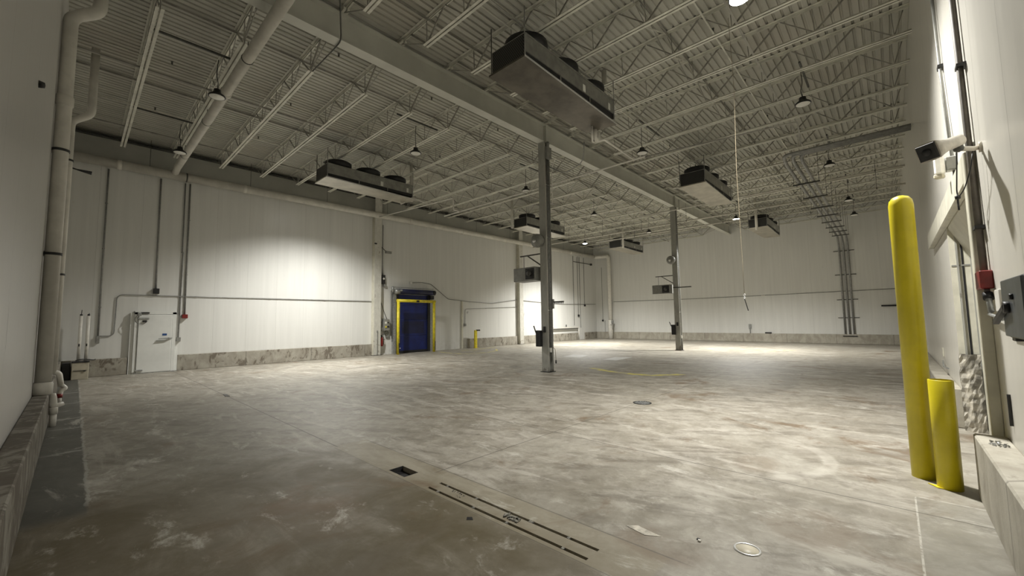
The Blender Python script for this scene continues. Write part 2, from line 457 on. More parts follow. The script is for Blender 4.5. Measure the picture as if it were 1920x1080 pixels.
def arc(c, r, a0, a1, n, plane='xz'):
    out = []
    for i in range(n + 1):
        a = a0 + (a1 - a0) * i / n; u, v = r * math.cos(a), r * math.sin(a)
        out.append({'xz': (c[0] + u, c[1], c[2] + v), 'yz': (c[0], c[1] + u, c[2] + v), 'xy': (c[0] + u, c[1] + v, c[2])}[plane])
    return out
def rounded(pts, r=.06, n=4):           # polyline with rounded corners
    P = [Vector(p) for p in pts]; out = [P[0]]
    for i in range(1, len(P) - 1):
        a = (P[i - 1] - P[i]); b = (P[i + 1] - P[i]); rr = min(r, a.length * .45, b.length * .45)
        s0 = P[i] + a.normalized() * rr; s1 = P[i] + b.normalized() * rr
        for k in range(n + 1):
            t = k / n; out.append(s0 * (1 - t) ** 2 + P[i] * 2 * t * (1 - t) + s1 * t * t)
    out.append(P[-1]); return out

# ------------------------------------------------------------------ dimensions
XN, XF = -.39, 30.5          # near wall, far wall
YR, YL = -.65, 18.6          # right wall, left wall
ZD, ZB = 8.0, 7.3            # deck, beam underside
BY = 7.93
KT = .55                     # kerb top

# ------------------------------------------------------------------ shell
HO = ((2.43 - .0), 0)
mb = MB()
# floor with a slot drain and small pit cut in as recesses
fx = [XN - .3, 2.405, 2.435, 2.545, 2.575, XF + .3]
mb.box(XN - .3, XF + .3, YR - 1.4, YL + .5, -.25, -.06)
def fl(x0, x1, y0, y1): mb.box(x0, x1, y0, y1, -.06, 0)
fl(XN - .3, 2.405, YR - 1.4, YL + .5); fl(2.575, XF + .3, YR - 1.4, YL + .5)
fl(2.405, 2.575, YR - 1.4, 1.60); fl(2.405, 2.575, 4.10, YL + .5)
fl(2.405, 2.575, 3.40, 3.80)
fl(2.435, 2.545, 1.60, 3.40)
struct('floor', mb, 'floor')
# slot drain: bridges left across the two slots
t = thing('slot_drain', 'long double slot drain cut in the floor in the foreground', 'floor drain', (2.49, 2.5, 0))
mb = MB().box(2.405, 2.435, 1.6, 3.4, -.058, -.045).box(2.545, 2.575, 1.6, 3.4, -.058, -.045)
part('channel', mb, 'black', t)
for x, y in ((2.42, 3.25), (2.42, 2.75), (2.42, 2.35), (2.42, 1.80), (2.56, 3.28), (2.56, 2.86), (2.56, 2.22), (2.56, 1.85), (2.56, 2.20)):
    part('debris_clod', MB().box(x - .014, x + .014, y - .012, y + .012, -.03, .002), 'debris', t)
t = thing('floor_pit', 'small dark open rectangular pit behind the end of the slot drain', 'floor pit', (2.49, 3.95, 0))
part('pit_bottom', MB().box(2.41, 2.57, 3.81, 4.09, -.058, -.05), 'black', t)
part('pit_rim', MB().box(2.405, 2.575, 3.80, 3.806, -.05, .002).box(2.405, 2.575, 4.094, 4.10, -.05, .002), 'dark', t)
solo('rubble', (lambda m: [m.box(x, x + s, y, y + s * 1.2, 0, s * .6, Matrix.Rotation(random.random() * 3, 3, 'Z')) for x, y, s in
     [(2.46 + random.random() * .07, 2.28 + random.random() * .16, .006 + random.random() * .012) for _ in range(60)] +
     [(2.46 + random.random() * .07, 2.95 + random.random() * .2, .004 + random.random() * .006) for _ in range(24)]] and m)(MB()), 'debris',
     'loose crumbs of broken concrete between the two slots of the floor drain', 'rubble', kind='stuff')
solo('floor_hole', MB().prism([(2.27 + a, 2.62 + b) for a, b in ((-.035, 0), (0, -.04), (.03, .005), (.0, .035))], 'z', .0005, .002), 'black',
     'small dark square hole in the floor beside the slot drain', 'hole')

# corrugated deck
mb = MB(); pitch = .1524; y = YR - .3; prof = []
while y < YL + .5:
    prof += [(y, ZD), (y + .098, ZD), (y + .108, ZD + .036), (y + .142, ZD + .036)]
    y += pitch
vs = [(XN - .3, p[0], p[1]) for p in prof] + [(XF + .3, p[0], p[1]) for p in prof]; n_ = len(prof)
mb.add(vs, [(i, i + n_, i + 1 + n_, i + 1) for i in range(n_ - 1)])
vs = [(XN - .3, prof[0][0], ZD + .1), (XF + .3, prof[0][0], ZD + .1), (XF + .3, prof[-1][0], ZD + .1), (XN - .3, prof[-1][0], ZD + .1)]
mb.add(vs, [(0, 1, 2, 3)])
struct('ceiling', mb, 'deck')

# left wall with an upper recessed band
mb = MB().box(XN - .3, XF + .3, YL, YL + .3, -.05, 6.95)
struct('wall_left', mb, 'wall_x')
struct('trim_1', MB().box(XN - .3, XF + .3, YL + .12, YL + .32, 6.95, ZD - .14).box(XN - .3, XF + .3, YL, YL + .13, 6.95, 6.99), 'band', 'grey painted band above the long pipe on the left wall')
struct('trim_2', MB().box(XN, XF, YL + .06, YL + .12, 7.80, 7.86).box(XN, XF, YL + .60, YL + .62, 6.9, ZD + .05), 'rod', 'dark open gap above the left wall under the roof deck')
struct('wall_far', MB().box(XF, XF + .3, YR - .3, YL + .3, -.05, ZD + .05), 'wall_y')
struct('wall_near', MB().box(XN - .3, XN, YR - .3, YL + .3, -.05, ZD + .05), 'wall_n')
# right wall with a recessed doorway
DX0, DX1, DZ = 5.78, 8.5, 2.85
mb = MB().box(XN - .3, DX0, YR - .3, YR, -.05, ZD + .05).box(DX1, XF + .3, YR - .3, YR, -.05, ZD + .05)
mb.box(DX0, DX1, YR - .3, YR, DZ, ZD + .05)
struct('wall_right', mb, 'wall_r')
# kerbs
def kerb(name, segs, axis, a0, a1, lab):
    mb = MB()
    for s0, s1 in segs:
        if axis == 'x': mb.bbox(s0, s1, a0, a1, 0, KT, .012)
        else: mb.bbox(a0, a1, s0, s1, 0, KT, .012)
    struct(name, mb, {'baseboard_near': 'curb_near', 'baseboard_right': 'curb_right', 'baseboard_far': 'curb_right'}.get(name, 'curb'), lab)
kerb('baseboard_left', [(XN + .17, 1.24), (2.52, 9.95), (15.95, 20.3), (20.95, 24.0), (24.4, 27.55), (28.6, XF - .1)], 'x', YL - .10, YL, 'stained concrete kerb along the left wall')
kerb('baseboard_far', [(YR + .02, YL - .1)], 'y', XF - .12, XF, 'pale concrete kerb along the far wall')
kerb('baseboard_near', [(YR, YL)], 'y', XN, XN + .17, 'brown stained concrete kerb under the near wall')
kerb('baseboard_right', [(XN + .17, 5.5), (8.62, XF - .12)], 'x', YR, YR + .2, 'concrete kerb along the right wall')

# ------------------------------------------------------------------ beam and columns
t = thing('steel_beam', 'long white painted steel I-beam running the length of the ceiling over the two columns', 'beam', (15, BY, ZB))
part('web', MB().box(XN, XF - .0, BY - .008, BY + .008, ZB + .02, ZB + .58), 'beam', t)
part('bottom_flange', MB().box(XN, XF, BY - .13, BY + .13, ZB, ZB + .022), 'beam', t)
part('top_flange', MB().box(XN, XF, BY - .13, BY + .13, ZB + .578, ZB + .60), 'beam', t)
for cx in (10.1, 20.75):
    part('stiffener', MB().box(cx - .006, cx + .006, BY - .12, BY + .12, ZB + .02, ZB + .58), 'beam', t)

def column(cx, lab, near):
    t = thing('steel_column', lab, 'column', (cx, BY, 0))
    w, tf = .26, .02
    part('flange', MB().box(cx - w / 2, cx - w / 2 + tf, BY - w / 2, BY + w / 2, .02, ZB - .02), 'column', t)
    part('flange', MB().box(cx + w / 2 - tf, cx + w / 2, BY - w / 2, BY + w / 2, .02, ZB - .02), 'column', t)
    part('web', MB().box(cx - w / 2 + tf, cx + w / 2 - tf, BY - .008, BY + .008, .02, ZB - .02), 'column', t)
    part('base_plate', MB().box(cx - .17, cx + .17, BY - .17, BY + .17, 0, .02), 'dark', t)
    part('cap_plate', MB().box(cx - .15, cx + .15, BY - .15, BY + .15, ZB - .02, ZB), 'column', t)
    return t
column(10.1, 'near grey steel H-column standing in the middle of the floor', True)
column(20.75, 'far grey steel H-column standing beyond the first one', False)

def column_services(cx, who, k):
    y0 = BY - .13
    for i, (dx, mat, z0, z1) in enumerate(((-.085, 'pvc', .0, 7.25), (-.03, 'conduit', .75, 7.1), (.02, 'conduit', .9, 7.15), (.07, 'galv', .3, 7.1))):
        r = .016 if i else .019
        mb = MB().cyl((cx + dx, y0 + .03, z0), (cx + dx, y0 + .03, z1), r, 8)
        for zc in (1.9, 4.2, 5.9):
            mb.box(cx + dx - .03, cx + dx + .03, y0 + .005, y0 + .055, zc - .012, zc + .012)
        nm = ['white plastic conduit up the left edge of the open side', 'thin grey conduit second from the left on the open side',
              'thin grey conduit third from the left on the open side', 'galvanised conduit at the right edge of the open side'][i]
        solo('conduit', mb, mat, nm + ' of the ' + who + ' steel column', 'conduit', 'conduits on the steel columns')
    if k == 0:
        t = thing('junction_box', 'grey junction box at the top of the near steel column', 'junction box', (cx + .0, y0 - .03, 6.75))
        part('box', MB().bbox(cx - .1, cx + .12, y0 - .09, y0 + .02, 6.75, 7.12, .008), 'greybox', t)
        part('hub', MB().cyl((cx, y0 - .03, 7.1), (cx, y0 - .03, 7.3), .05, 10), 'greybox', t)
    # disconnect switch hung on the -X face
    xf = cx - .13
    t = thing('safety_switch', 'black safety switch low on the ' + who + ' steel column', 'switch', (xf - .07, BY + .16, .78), 'safety switches low on the columns')
    part('enclosure', MB().bbox(xf - .14, xf - .0, BY + .08, BY + .26, .78, 1.28, .01), 'black', t)
    part('handle', MB().bar((xf - .10, BY + .27, 1.2), (xf - .10, BY + .36, 1.42), .025, .03), 'black', t)
    solo('switch_plate', MB().bbox(xf - .03, xf, BY - .05, BY + .04, 1.22, 1.40, .006), 'dark', 'small dark switch box on the ' + who + ' column beside its safety switch', 'switch box')
    solo('receptacle', MB().bbox(cx - .05, cx + .01, y0 - .03, y0 + .02, .60, .74, .005), 'pvc', 'white receptacle box low on the ' + who + ' steel column', 'receptacle')
    # bracket + unit heater
    zt = 3.72 if k == 0 else 3.78
    t = thing('wall_bracket', 'dark triangular support bracket holding a heater out from the ' + who + ' steel column', 'bracket', (cx - .3, BY + .3, 3.3))
    yb = BY + .13
    part('arm', MB().bar((cx, yb, zt), (cx, yb + .95, zt + .0), .04, .04), 'rod', t)
    part('brace', MB().bar((cx, yb, zt - .42), (cx, yb + .65, zt), .035, .035), 'rod', t)
    part('drop_rod', MB().cyl((cx, yb + .8, zt), (cx, yb + .8, 3.2), .01, 6), 'rod', t)
    if k == 0: t = thing('unit_heater', 'grey box unit heater hung beside the near steel column', 'heater', (cx, yb + .6, 2.78))
    else: t = thing('unit_heater', 'small dark grey unit heater hung beside the far steel column', 'heater', (cx, yb + .6, 2.78))
    z0, z1 = (2.86, 3.30) if k == 0 else (2.86, 3.32)
    part('casing', MB().bbox(cx - .25, cx + .25, yb + .12, yb + 1.05, z0, z1, .015), 'greybox', t)
    part('side_panel', MB().box(cx - .262, cx - .25, yb + .16, yb + .52, z0 + .05, z1 - .05), 'dark', t)
    part('motor', MB().lathe([(.0, -.10), (.07, -.10), (.08, -.04), (.08, .0)], (cx - .262, yb + .33, (z0 + z1) / 2), 16, 'x'), 'rod', t)
    for dz in (-.12, .12):
        part('grille_bar', MB().bar((cx - .27, yb + .16, (z0 + z1) / 2 + dz), (cx - .27, yb + .52, (z0 + z1) / 2 + dz), .01, .012), 'rod', t)
    # round convex horn / fan guard
    zc = 4.1 if k == 0 else 4.55
    t = thing('alarm_horn', 'round dark drum fan on the ' + who + ' steel column above the heater', 'fan', (cx - .16, BY + .1, zc - .2))
    part('drum', MB().lathe([(.0, -.18), (.15, -.17), (.21, -.11), (.22, .0), (.20, .06), (.0, .06)], (cx - .20, BY + .14, zc), 24, 'x'), 'greybox', t)
    part('hub', MB().lathe([(.0, -.23), (.05, -.22), (.06, -.17)], (cx - .20, BY + .14, zc - .03), 14, 'x'), 'bright', t)
column_services(10.1, 'near', 0)
column_services(20.75, 'far', 1)
solo('conduit_strut', MB().box(20.60, 20.68, BY - .75, BY + .13, 3.12, 3.17), 'rod', 'dark horizontal strut sticking out to the right of the far column', 'strut')
t = thing('cord_bracket', 'grey wall plate with a short toothed rack on the right side of the near column', 'bracket', (10.25, BY - .25, 2.0))
part('plate', MB().bbox(10.2, 10.27, BY - .17, BY - .11, 1.95, 2.25, .005), 'greybox', t)
part('rack', MB().box(10.22, 10.26, BY - .55, BY - .17, 2.14, 2.18), 'rod', t)
for i in range(6): part('tooth', MB().box(10.23, 10.25, BY - .53 + i * .06, BY - .51 + i * .06, 2.10, 2.14), 'rod', t)
# hanging plug on the right of column 1
t = thing('hanging_cord', 'short thin drooping cord with a dark plug at the foot of the near column', 'cord', (10.22, BY - .22, .4))
part('cord', MB().tube(rounded([(10.2, BY - .13, .75), (10.22, BY - .20, .7), (10.22, BY - .22, .35)], .05), .007, 6), 'cord', t)
part('plug', MB().cyl((10.22, BY - .22, .36), (10.22, BY - .22, .26), .02, 8), 'black', t)

# ------------------------------------------------------------------ bar joists
def chord(mb, y0, y1, z, top):
    g, L, tt = .010, .056, .008
    for sg in (-1, 1):
        xa, xb = sorted((sg * g, sg * (g + L))); va, vb = sorted((sg * g, sg * (g + tt)))
        if top: mb.box(xa, xb, y0, y1, z - tt, z); mb.box(va, vb, y0, y1, z - L, z)
        else: mb.box(xa, xb, y0, y1, z, z + tt); mb.box(va, vb, y0, y1, z, z + L)
    return mb
H = .6
def joist_proto(sg, L, first, nn, last_ext, label, loc):
    t = thing('bar_joist', label, 'roof joist', loc)
    b = (0, 0, 0); BASE[t.name] = b
    Y = lambda v: sg * v
    def rng(a, c): return (min(Y(a), Y(c)), max(Y(a), Y(c)))
    m = MB(); chord(m, *rng(.0, L), H, True); part('top_chord', m, 'chord', t)
    end = first + 1.2 * nn
    m = MB(); chord(m, *rng(first - .06, last_ext if last_ext else end + .06), 0, False); part('bottom_chord', m, 'chord', t)
    m = MB()
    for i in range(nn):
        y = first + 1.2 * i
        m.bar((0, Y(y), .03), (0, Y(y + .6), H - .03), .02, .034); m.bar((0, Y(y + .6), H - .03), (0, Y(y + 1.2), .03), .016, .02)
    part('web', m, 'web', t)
    pm = None
    for i in range(nn + 1):
        y = first + 1.2 * i
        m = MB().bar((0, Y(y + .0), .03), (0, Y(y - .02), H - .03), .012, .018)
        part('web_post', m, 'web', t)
    part('end_rod', MB().cyl((0, Y(first), .03), (0, Y(.12), H - .08), .011, 6), 'web', t)
    part('end_rod', MB().cyl((0, Y(end), .03), (0, Y(L - .1), H - .08), .011, 6), 'web', t)
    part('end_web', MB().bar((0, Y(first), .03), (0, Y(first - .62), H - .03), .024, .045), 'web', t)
    m = MB()
    for sx in (-1, 1):
        xa, xb = sorted((sx * .012, sx * .062)); m.box(xa, xb, *rng(.0, .25), H - .10, H - .05)
    part('seat', m, 'chord', t)
    return t
def ordinal(n): return ['first', 'second', 'third', 'fourth', 'fifth', 'sixth', 'seventh', 'eighth', 'ninth', 'tenth'][n - 1]
def jlabel(k, side):
    s = 'left' if side > 0 else 'right'
    if k < 0: return 'bar joist, %s one before the near column, spanning %s of the beam' % (ordinal(-k), s)
    if k == 0: return 'white steel bar joist at the near column spanning %s of the beam' % s
    if k < 8: return 'bar joist, %s one past the near column, spanning %s of the beam' % (ordinal(k), s)
    if k == 8: return 'white steel bar joist at the far column spanning %s of the beam' % s
    return 'bar joist, %s one past the far column, spanning %s of the beam' % (ordinal(k - 8), s)
SP = 1.33
ZJ = ZD - H
jl = joist_proto(1, YL + .12 - BY, 1.60, 7, None, jlabel(-7, 1), (10.1 - 7 * SP, BY, ZJ)); jl['group'] = 'bar joists left of the beam'
jr = joist_proto(-1, BY - YR, 1.12, 6, BY - YR, jlabel(-6, -1), (10.1 - 6 * SP, BY, ZJ)); jr['group'] = 'bar joists right of the beam'
for k in range(-6, 16): copy_tree(jl, (10.1 + k * SP, BY, ZJ), jlabel(k, 1))
for k in range(-5, 16): copy_tree(jr, (10.1 + k * SP, BY, ZJ), jlabel(k, -1))

# bridging angles and sprinkler lines, running the long way
for y, lab in ((10.05, 'nearest the beam on its left side'), (13.9, 'in the middle of the left ceiling bay'), (6.75, 'nearest the beam on its right side'), (3.3, 'in the middle of the right ceiling bay')):
    solo('bridging_angle', MB().box(XN, XF, y - .022, y + .022, ZD - .058, ZD - .052).box(XN, XF, y - .003, y + .003, ZD - .098, ZD - .058), 'web', 'thin bridging angle under the joist tops, ' + lab, 'bridging', 'bridging angles')
for y, lab in ((12.1, 'left bay, nearer the beam'), (16.1, 'left bay, nearer the left wall'), (5.0, 'right bay, nearer the beam'), (1.9, 'right bay, nearer the right wall')):
    solo('bridging_angle', MB().box(XN, XF, y - .02, y + .02, ZJ + .008, ZJ + .014).box(XN, XF, y - .003, y + .003, ZJ + .014, ZJ + .052), 'web', 'thin bridging angle tying the joist bottoms, ' + lab, 'bridging', 'bridging angles')
for y, lab in ((9.2, 'just left of the beam'), (12.35, 'crossing the middle of the left bay'), (15.4, 'near the left wall'), (5.6, 'right of the beam'), (2.5, 'near the right wall')):
    t = thing('sprinkler_pipe', 'long thin sprinkler pipe with small heads, ' + lab, 'sprinkler pipe', (15, y, ZD - .16), 'sprinkler branch pipes')
    part('pipe', MB().cyl((XN, y, ZD - .15), (XF, y, ZD - .15), .019, 8), 'chord', t)
    x = 1.3
    while x < XF:
        part('sprinkler_head', MB().lathe([(.012, 0), (.02, .02), (.02, .05), (.008, .07), (.03, .075), (.03, .08)], (x, y, ZD - .13), 8), 'rod', t); x += 2.66
# painted brown joist girts: diagonal X-bridging between two joists beside the near column, right bay
for (x0, y0, x1, y1, l) in ((10.1 - 3 * SP, 3.2, 10.1 - 2 * SP, 3.3, 'second and third right-bay joists before the near column'), (10.1 - 2 * SP, 3.3, 10.1 - SP, 3.3, 'first and second right-bay joists before the near column'),
                            (10.1 - SP, 3.3, 10.1, 3.3, 'right-bay joist at the near column and the one before'), (10.1, 3.3, 10.1 + SP, 3.3, 'right-bay joist at the near column and the one after'),
                            (10.1 + SP, 3.3, 10.1 + 2 * SP, 3.3, 'first and second right-bay joists past the near column')):
    t = thing('cross_bridging', 'crossed steel braces between the ' + l, 'bracing', ((x0 + x1) / 2, y0, ZJ), 'crossed braces between joists')
    part('brace', MB().bar((x0 + .06, y0, ZJ + .05), (x1 - .06, y0, ZD - .07), .005, .035), 'chord', t)
    part('brace', MB().bar((x0 + .06, y0 + .03, ZD - .07), (x1 - .06, y0 + .03, ZJ + .05), .005, .035), 'web', t)

# ------------------------------------------------------------------ high bay lamps
def lamp(x, y, lit, lab, z=6.6, strut=True):
    t = thing('high_bay_lamp', lab, 'lamp', (x, y, z), 'round high-bay lamps')
    b = BASE[t.name]
    part('housing', MB().lathe([(.155, .0), (.165, .012), (.15, .04), (.075, .10), (.065, .17), (.0, .175)], (x, y, z), 24), 'housing', t)
    part('lens', MB().lathe([(.0, -.03), (.08, -.022), (.13, -.008), (.15, .004), (.15, .012)], (x, y, z), 24), 'lenson' if lit else 'lensoff', t)
    j = round((x - 10.1) / SP - .5); xs0 = 10.1 + j * SP; xs1 = xs0 + SP
    xm = (xs0 + xs1) / 2
    part('hanging_cord', MB().tube(rounded([(x, y, z + .17), (x + .02, y + .03, z + .35), (x - .03, y - .02, z + .5), (x, y, ZJ + .06)], .06), .008, 6), 'cable', t)
    part('hook', MB().tube(arc((x, y, z + .22), .03, -PI / 2, PI, 8), .005, 5), 'rod', t)
    if strut:
        solo('support_strut', MB().box(xs0 - .05, xs1 + .05, y - .02, y + .02, ZJ + .17, ZJ + .21), 'rod', 'dark strut above the ' + ' '.join(lab.split()[:12]), 'strut', 'lamp support struts')
    if lit:
        li = bpy.data.lights.new('high_bay_light', 'SPOT'); li.spot_size = math.radians(138); li.spot_blend = 1.0; li.shadow_soft_size = .13
        li.energy = lit; li.color = (1, .98, .925)
        o = bpy.data.objects.new('high_bay_light', li); COL.objects.link(o); o.location = (x, y, z - .045); 
        o.parent = t; o.location = (0, 0, -.045)
LP = 3600
lamp(1.9, 10.6, 0, 'unlit lamp nearest the large ceiling pipe, over the left floor')
lamp(1.85, 14.9, 0, 'unlit lamp hanging near the left wall by the long pipe', 6.6)
lamp(6.7, 10.1, 0, 'unlit lamp left of the beam behind the left cooler')
lamp(11.7, 10.1, 0, 'unlit lamp just left of the beam beyond the near column')
lamp(16.8, 10.2, 0, 'unlit lamp left of the beam midway between the two columns')
lamp(22.6, 10.1, 0, 'unlit lamp left of the beam next to the far column')
lamp(11.5, 5.25, 0, 'unlit lamp right of the beam below the near cooler drain pipe')
lamp(11.5, 1.24, 0, 'large unlit lamp near the right wall, closest on that side')
lamp(16.9, 1.23, 0, 'second unlit lamp near the right wall beside the triple conduits')
lamp(22.7, 1.1, 0, 'third unlit lamp from the camera near the right wall')
lamp(26.2, 1.1, 0, 'farthest unlit lamp near the right wall')
lamp(22.8, 14.6, LP * 2.1, 'brightly lit lamp in the far left corner above the long pipe')
lamp(22.8, 5.55, LP * 2.0, 'brightly lit lamp beyond the far column by the last cooler')
lamp(6.9, 1.45, LP * 1.0, 'lit lamp at the top edge over the right foreground')
lamp(6.7, 15.2, LP * 1.2, 'lit lamp hidden behind the left cooler by the left wall', 6.85)

# ------------------------------------------------------------------ evaporator coolers
def cooler(X0, Y0, lab):
    L, W, z0, z1 = 3.3, .88, 6.42, 6.92
    t = thing('ceiling_cooler', lab, 'evaporator unit', (X0, Y0, z0), 'three-fan ceiling coolers')
    a = (X0, Y0)
    def B(x0, x1, y0, y1, q0, q1): return (X0 + x0, X0 + x1, Y0 + y0, Y0 + y1, q0, q1)
    part('upper_panel', MB().box(*B(.02, L, 0, .02, z0 + .15, z1)).box(*B(.02, L, -.015, 0, z1 - .03, z1)).box(*B(.02, L, W - .02, W, z0 + .15, z1)), 'sheet', t)
    part('top_plate', MB().box(*B(0, L, 0, W, z1 - .015, z1)), 'sheet', t)
    part('coil', MB().box(*B(-.005, L - .02, .03, W - .03, z0 + .05, z1 - .02)), 'coil', t)
    part('inner_liner', MB().box(*B(.03, L - .03, .021, .028, z0 + .06, z1 - .1)), 'black', t)
    part('end_panel', MB().box(*B(L - .02, L, 0, W, z0 + .03, z1)), 'sheet', t)
    for x in (.0, 1.1, 2.2, 3.27): part('slot_divider', MB().box(*B(x, x + .025, -.002, .02, z0 + .02, z0 + .16)), 'sheet', t)
    m = MB(); vs = []
    x0, x1, y0, y1 = X0 - .04, X0 + L + .16, Y0 - .03, Y0 + W + .04
    m.add([(x0, y0, z0 - .0), (x1, y0 + .05, z0 - .05), (x1 - .12, y1 - .10, z0 - .05), (x0, y1, z0 - .0),
           (x0, y0, z0 + .035), (x1, y0 + .05, z0 - .015), (x1 - .12, y1 - .10, z0 - .015), (x0, y1, z0 + .035)],
          [(3, 2, 1, 0), (4, 5, 6, 7), (0, 1, 5, 4), (1, 2, 6, 5), (2, 3, 7, 6), (3, 0, 4, 7)])
    part('drain_pan', m, 'pan', t)
    part('pan_edge', MB().bar((x0, y0 - .002, z0 + .018), (x1, y0 + .048, z0 - .032), .006, .036), 'bright', t)
    for i in range(3):
        cx, cy = X0 + .55 + i * 1.1, Y0 + W / 2
        f = part('fan', MB().lathe([(.30, z1), (.40, z1 + .04), (.44, z1 + .13), (.44, z1 + .22), (.41, z1 + .23), (.36, z1 + .06)], (cx, cy, 0), 28, caps=False), 'black', t)
        m = MB()
        for q in range(5):
            a0 = 2 * PI * q / 5
            p = [(cx + .07 * math.cos(a0), cy + .07 * math.sin(a0), z1 + .05), (cx + .33 * math.cos(a0 - .28), cy + .33 * math.sin(a0 - .28), z1 + .04),
                 (cx + .33 * math.cos(a0 + .28), cy + .33 * math.sin(a0 + .28), z1 + .11), (cx + .07 * math.cos(a0 + .5), cy + .07 * math.sin(a0 + .5), z1 + .09)]
            m.add(p + [(u, v, w + .006) for u, v, w in p], [(3, 2, 1, 0), (4, 5, 6, 7), (0, 1, 5, 4), (1, 2, 6, 5), (2, 3, 7, 6), (3, 0, 4, 7)])
        m.lathe([(.0, z1 + .02), (.08, z1 + .03), (.08, z1 + .12), (.0, z1 + .13)], (cx, cy, 0), 14)
        part('fan_blades', m, 'black', f)
        m = MB()
        for rr in (.12, .22, .32, .41): m.tube(arc((cx, cy, z1 + .235), rr, 0, 2 * PI, 24, 'xy'), .004, 4, False)
        for q in range(4): m.bar((cx - .42 * math.cos(q * PI / 4), cy - .42 * math.sin(q * PI / 4), z1 + .235), (cx + .42 * math.cos(q * PI / 4), cy + .42 * math.sin(q * PI / 4), z1 + .235), .006, .006)
        part('fan_guard', m, 'black', f)
    for (x, y) in ((.0, .0), (0, W), (L, 0), (L, W)):
        part('hanger_rod', MB().cyl((X0 + x, Y0 + y, z0 + .02), (X0 + x, Y0 + y, ZJ + .03), .011, 6), 'rod' if y else 'conduit', t)
    part('nameplate', MB().box(*B(1.93, 2.03, -.006, 0, z0 + .17, z0 + .33)), 'paper', t)
    part('nameplate', MB().box(*B(3.02, 3.10, -.006, 0, z0 + .17, z0 + .33)), 'paper', t)
    return t
c1 = cooler(5.42, 4.65, 'large three-fan ceiling cooler nearest the camera, seen from below right of the beam')
CO = {'c2': (5.48, 13.42), 'c3': (15.1, 4.6), 'c4': (15.6, 13.45), 'c5': (24.9, 13.1), 'c6': (24.95, 4.6)}
for key, lab in (('c2', 'three-fan ceiling cooler hanging in front of the left wall, nearest on the left side'), ('c3', 'three-fan ceiling cooler right of the beam, above the far column'),
                 ('c4', 'three-fan ceiling cooler behind the near column, left side'), ('c5', 'small distant ceiling cooler in the far left corner'), ('c6', 'farthest ceiling cooler on the right side against the far wall')):
    copy_tree(c1, (CO[key][0], CO[key][1], 6.42), lab)
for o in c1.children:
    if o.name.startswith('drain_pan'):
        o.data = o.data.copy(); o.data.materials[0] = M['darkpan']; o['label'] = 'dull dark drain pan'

# risers (pale insulated pipes) at each cooler
for x, y, z0, lab in ((9.05, 13.95, 6.45, 'at the far end of the left cooler'), (15.2, 14.1, 6.35, 'at the near end of the cooler behind the near column'), (24.6, 12.8, 6.3, 'at the far left corner cooler'),
                      (24.7, 5.05, 6.25, 'at the farthest right cooler'), (9.0, 5.05, 6.9, 'behind the nearest cooler')):
    t = thing('insulated_riser', 'pale insulated vertical pipe ' + lab, 'pipe', (x, y, z0), 'insulated riser pipes')
    part('pipe', MB().cyl((x, y, z0), (x, y, ZD - .02), .065, 14), 'pipe', t)
    part('elbow', MB().tube([(x, y, z0 + .06)] + arc((x + .12, y, z0 + .06), .12, PI, 1.5 * PI, 6) + [(x + .25, y, z0 - .06)], .05, 12), 'pipe', t)

# condensate drains
t = thing('drain_pipe', 'white plastic drain pipe with a trap hanging under the nearest cooler', 'pipe', (9.6, 5, 6.1))
part('trap', MB().tube([(8.72, 5.2, 6.38), (8.72, 5.2, 6.2)] + arc((8.80, 5.2, 6.2), .08, PI, 2 * PI, 8) + [(8.88, 5.2, 6.34)], .055, 12), 'pvc', t)
part('branch_pipe', MB().tube(rounded([(8.5, 5.15, 6.36), (8.5, 5.15, 6.12), (8.75, 5.3, 6.08), (8.9, 5.05, 6.12), (10.45, 5.02, 6.04)], .05), .026, 10), 'pvc', t)
part('main_pipe', MB().cyl((10.45, 13.6, 6.03), (10.45, 4.7, 6.03), .026, 10), 'pvc', t)
m = MB().cyl((10.45, 4.4, 6.0), (10.45, 1.25, 5.78), .022, 10)
solo('drain_pipe', MB().tube(rounded([(10.45, 4.68, 6.02), (10.45, 1.25, 5.80), (10.75, 1.25, 5.5)], .05), .016, 10), 'web', 'thin pale pipe running from the nearest cooler drain towards the right wall', 'pipe')
t = thing('drain_pipe', 'white plastic drain pipe crossing from the left cooler to the left wall column', 'pipe', (10.1, 15, 6.5))
part('pipe', MB().tube(rounded([(10.02, 18.4, 6.78), (10.12, 12.6, 6.52), (10.15, 12.6, 6.05), (10.44, 12.6, 6.04)], .05), .026, 10), 'pvc', t)
part('connector', MB().tube(rounded([(8.6, 14.0, 6.36), (8.6, 14.0, 6.25), (9.2, 14.0, 6.62), (10.08, 14.2, 6.6)], .05), .022, 8), 'pvc', t)
for X_, z_, y0, y1, lab in ((20.9, 6.5, 17.5, YR, 'crossing the room just behind the far column'), (22.2, 6.42, 13.4, 5.2, 'shorter, crossing behind the far column from the far left cooler'), (20.0, 6.95, 9.4, YR, 'just below the joists near the far column')):
    t = thing('cross_pipe', 'long thin pale pipe ' + lab, 'pipe', (X_, (y0 + y1) / 2, z_), 'pipes crossing the far bays')
    part('pipe', MB().cyl((X_, y0, z_), (X_, y1, z_), .035, 10), 'pipe', t)
    y = y1 + .8
    while y < y0 - .3:
        part('hanger', MB().cyl((X_, y, z_), (X_, y, ZJ + .02), .007, 5).lathe([(.042, -.015), (.042, .015)], (X_, y, z_), 10, 'y'), 'rod', t); y += 2.4
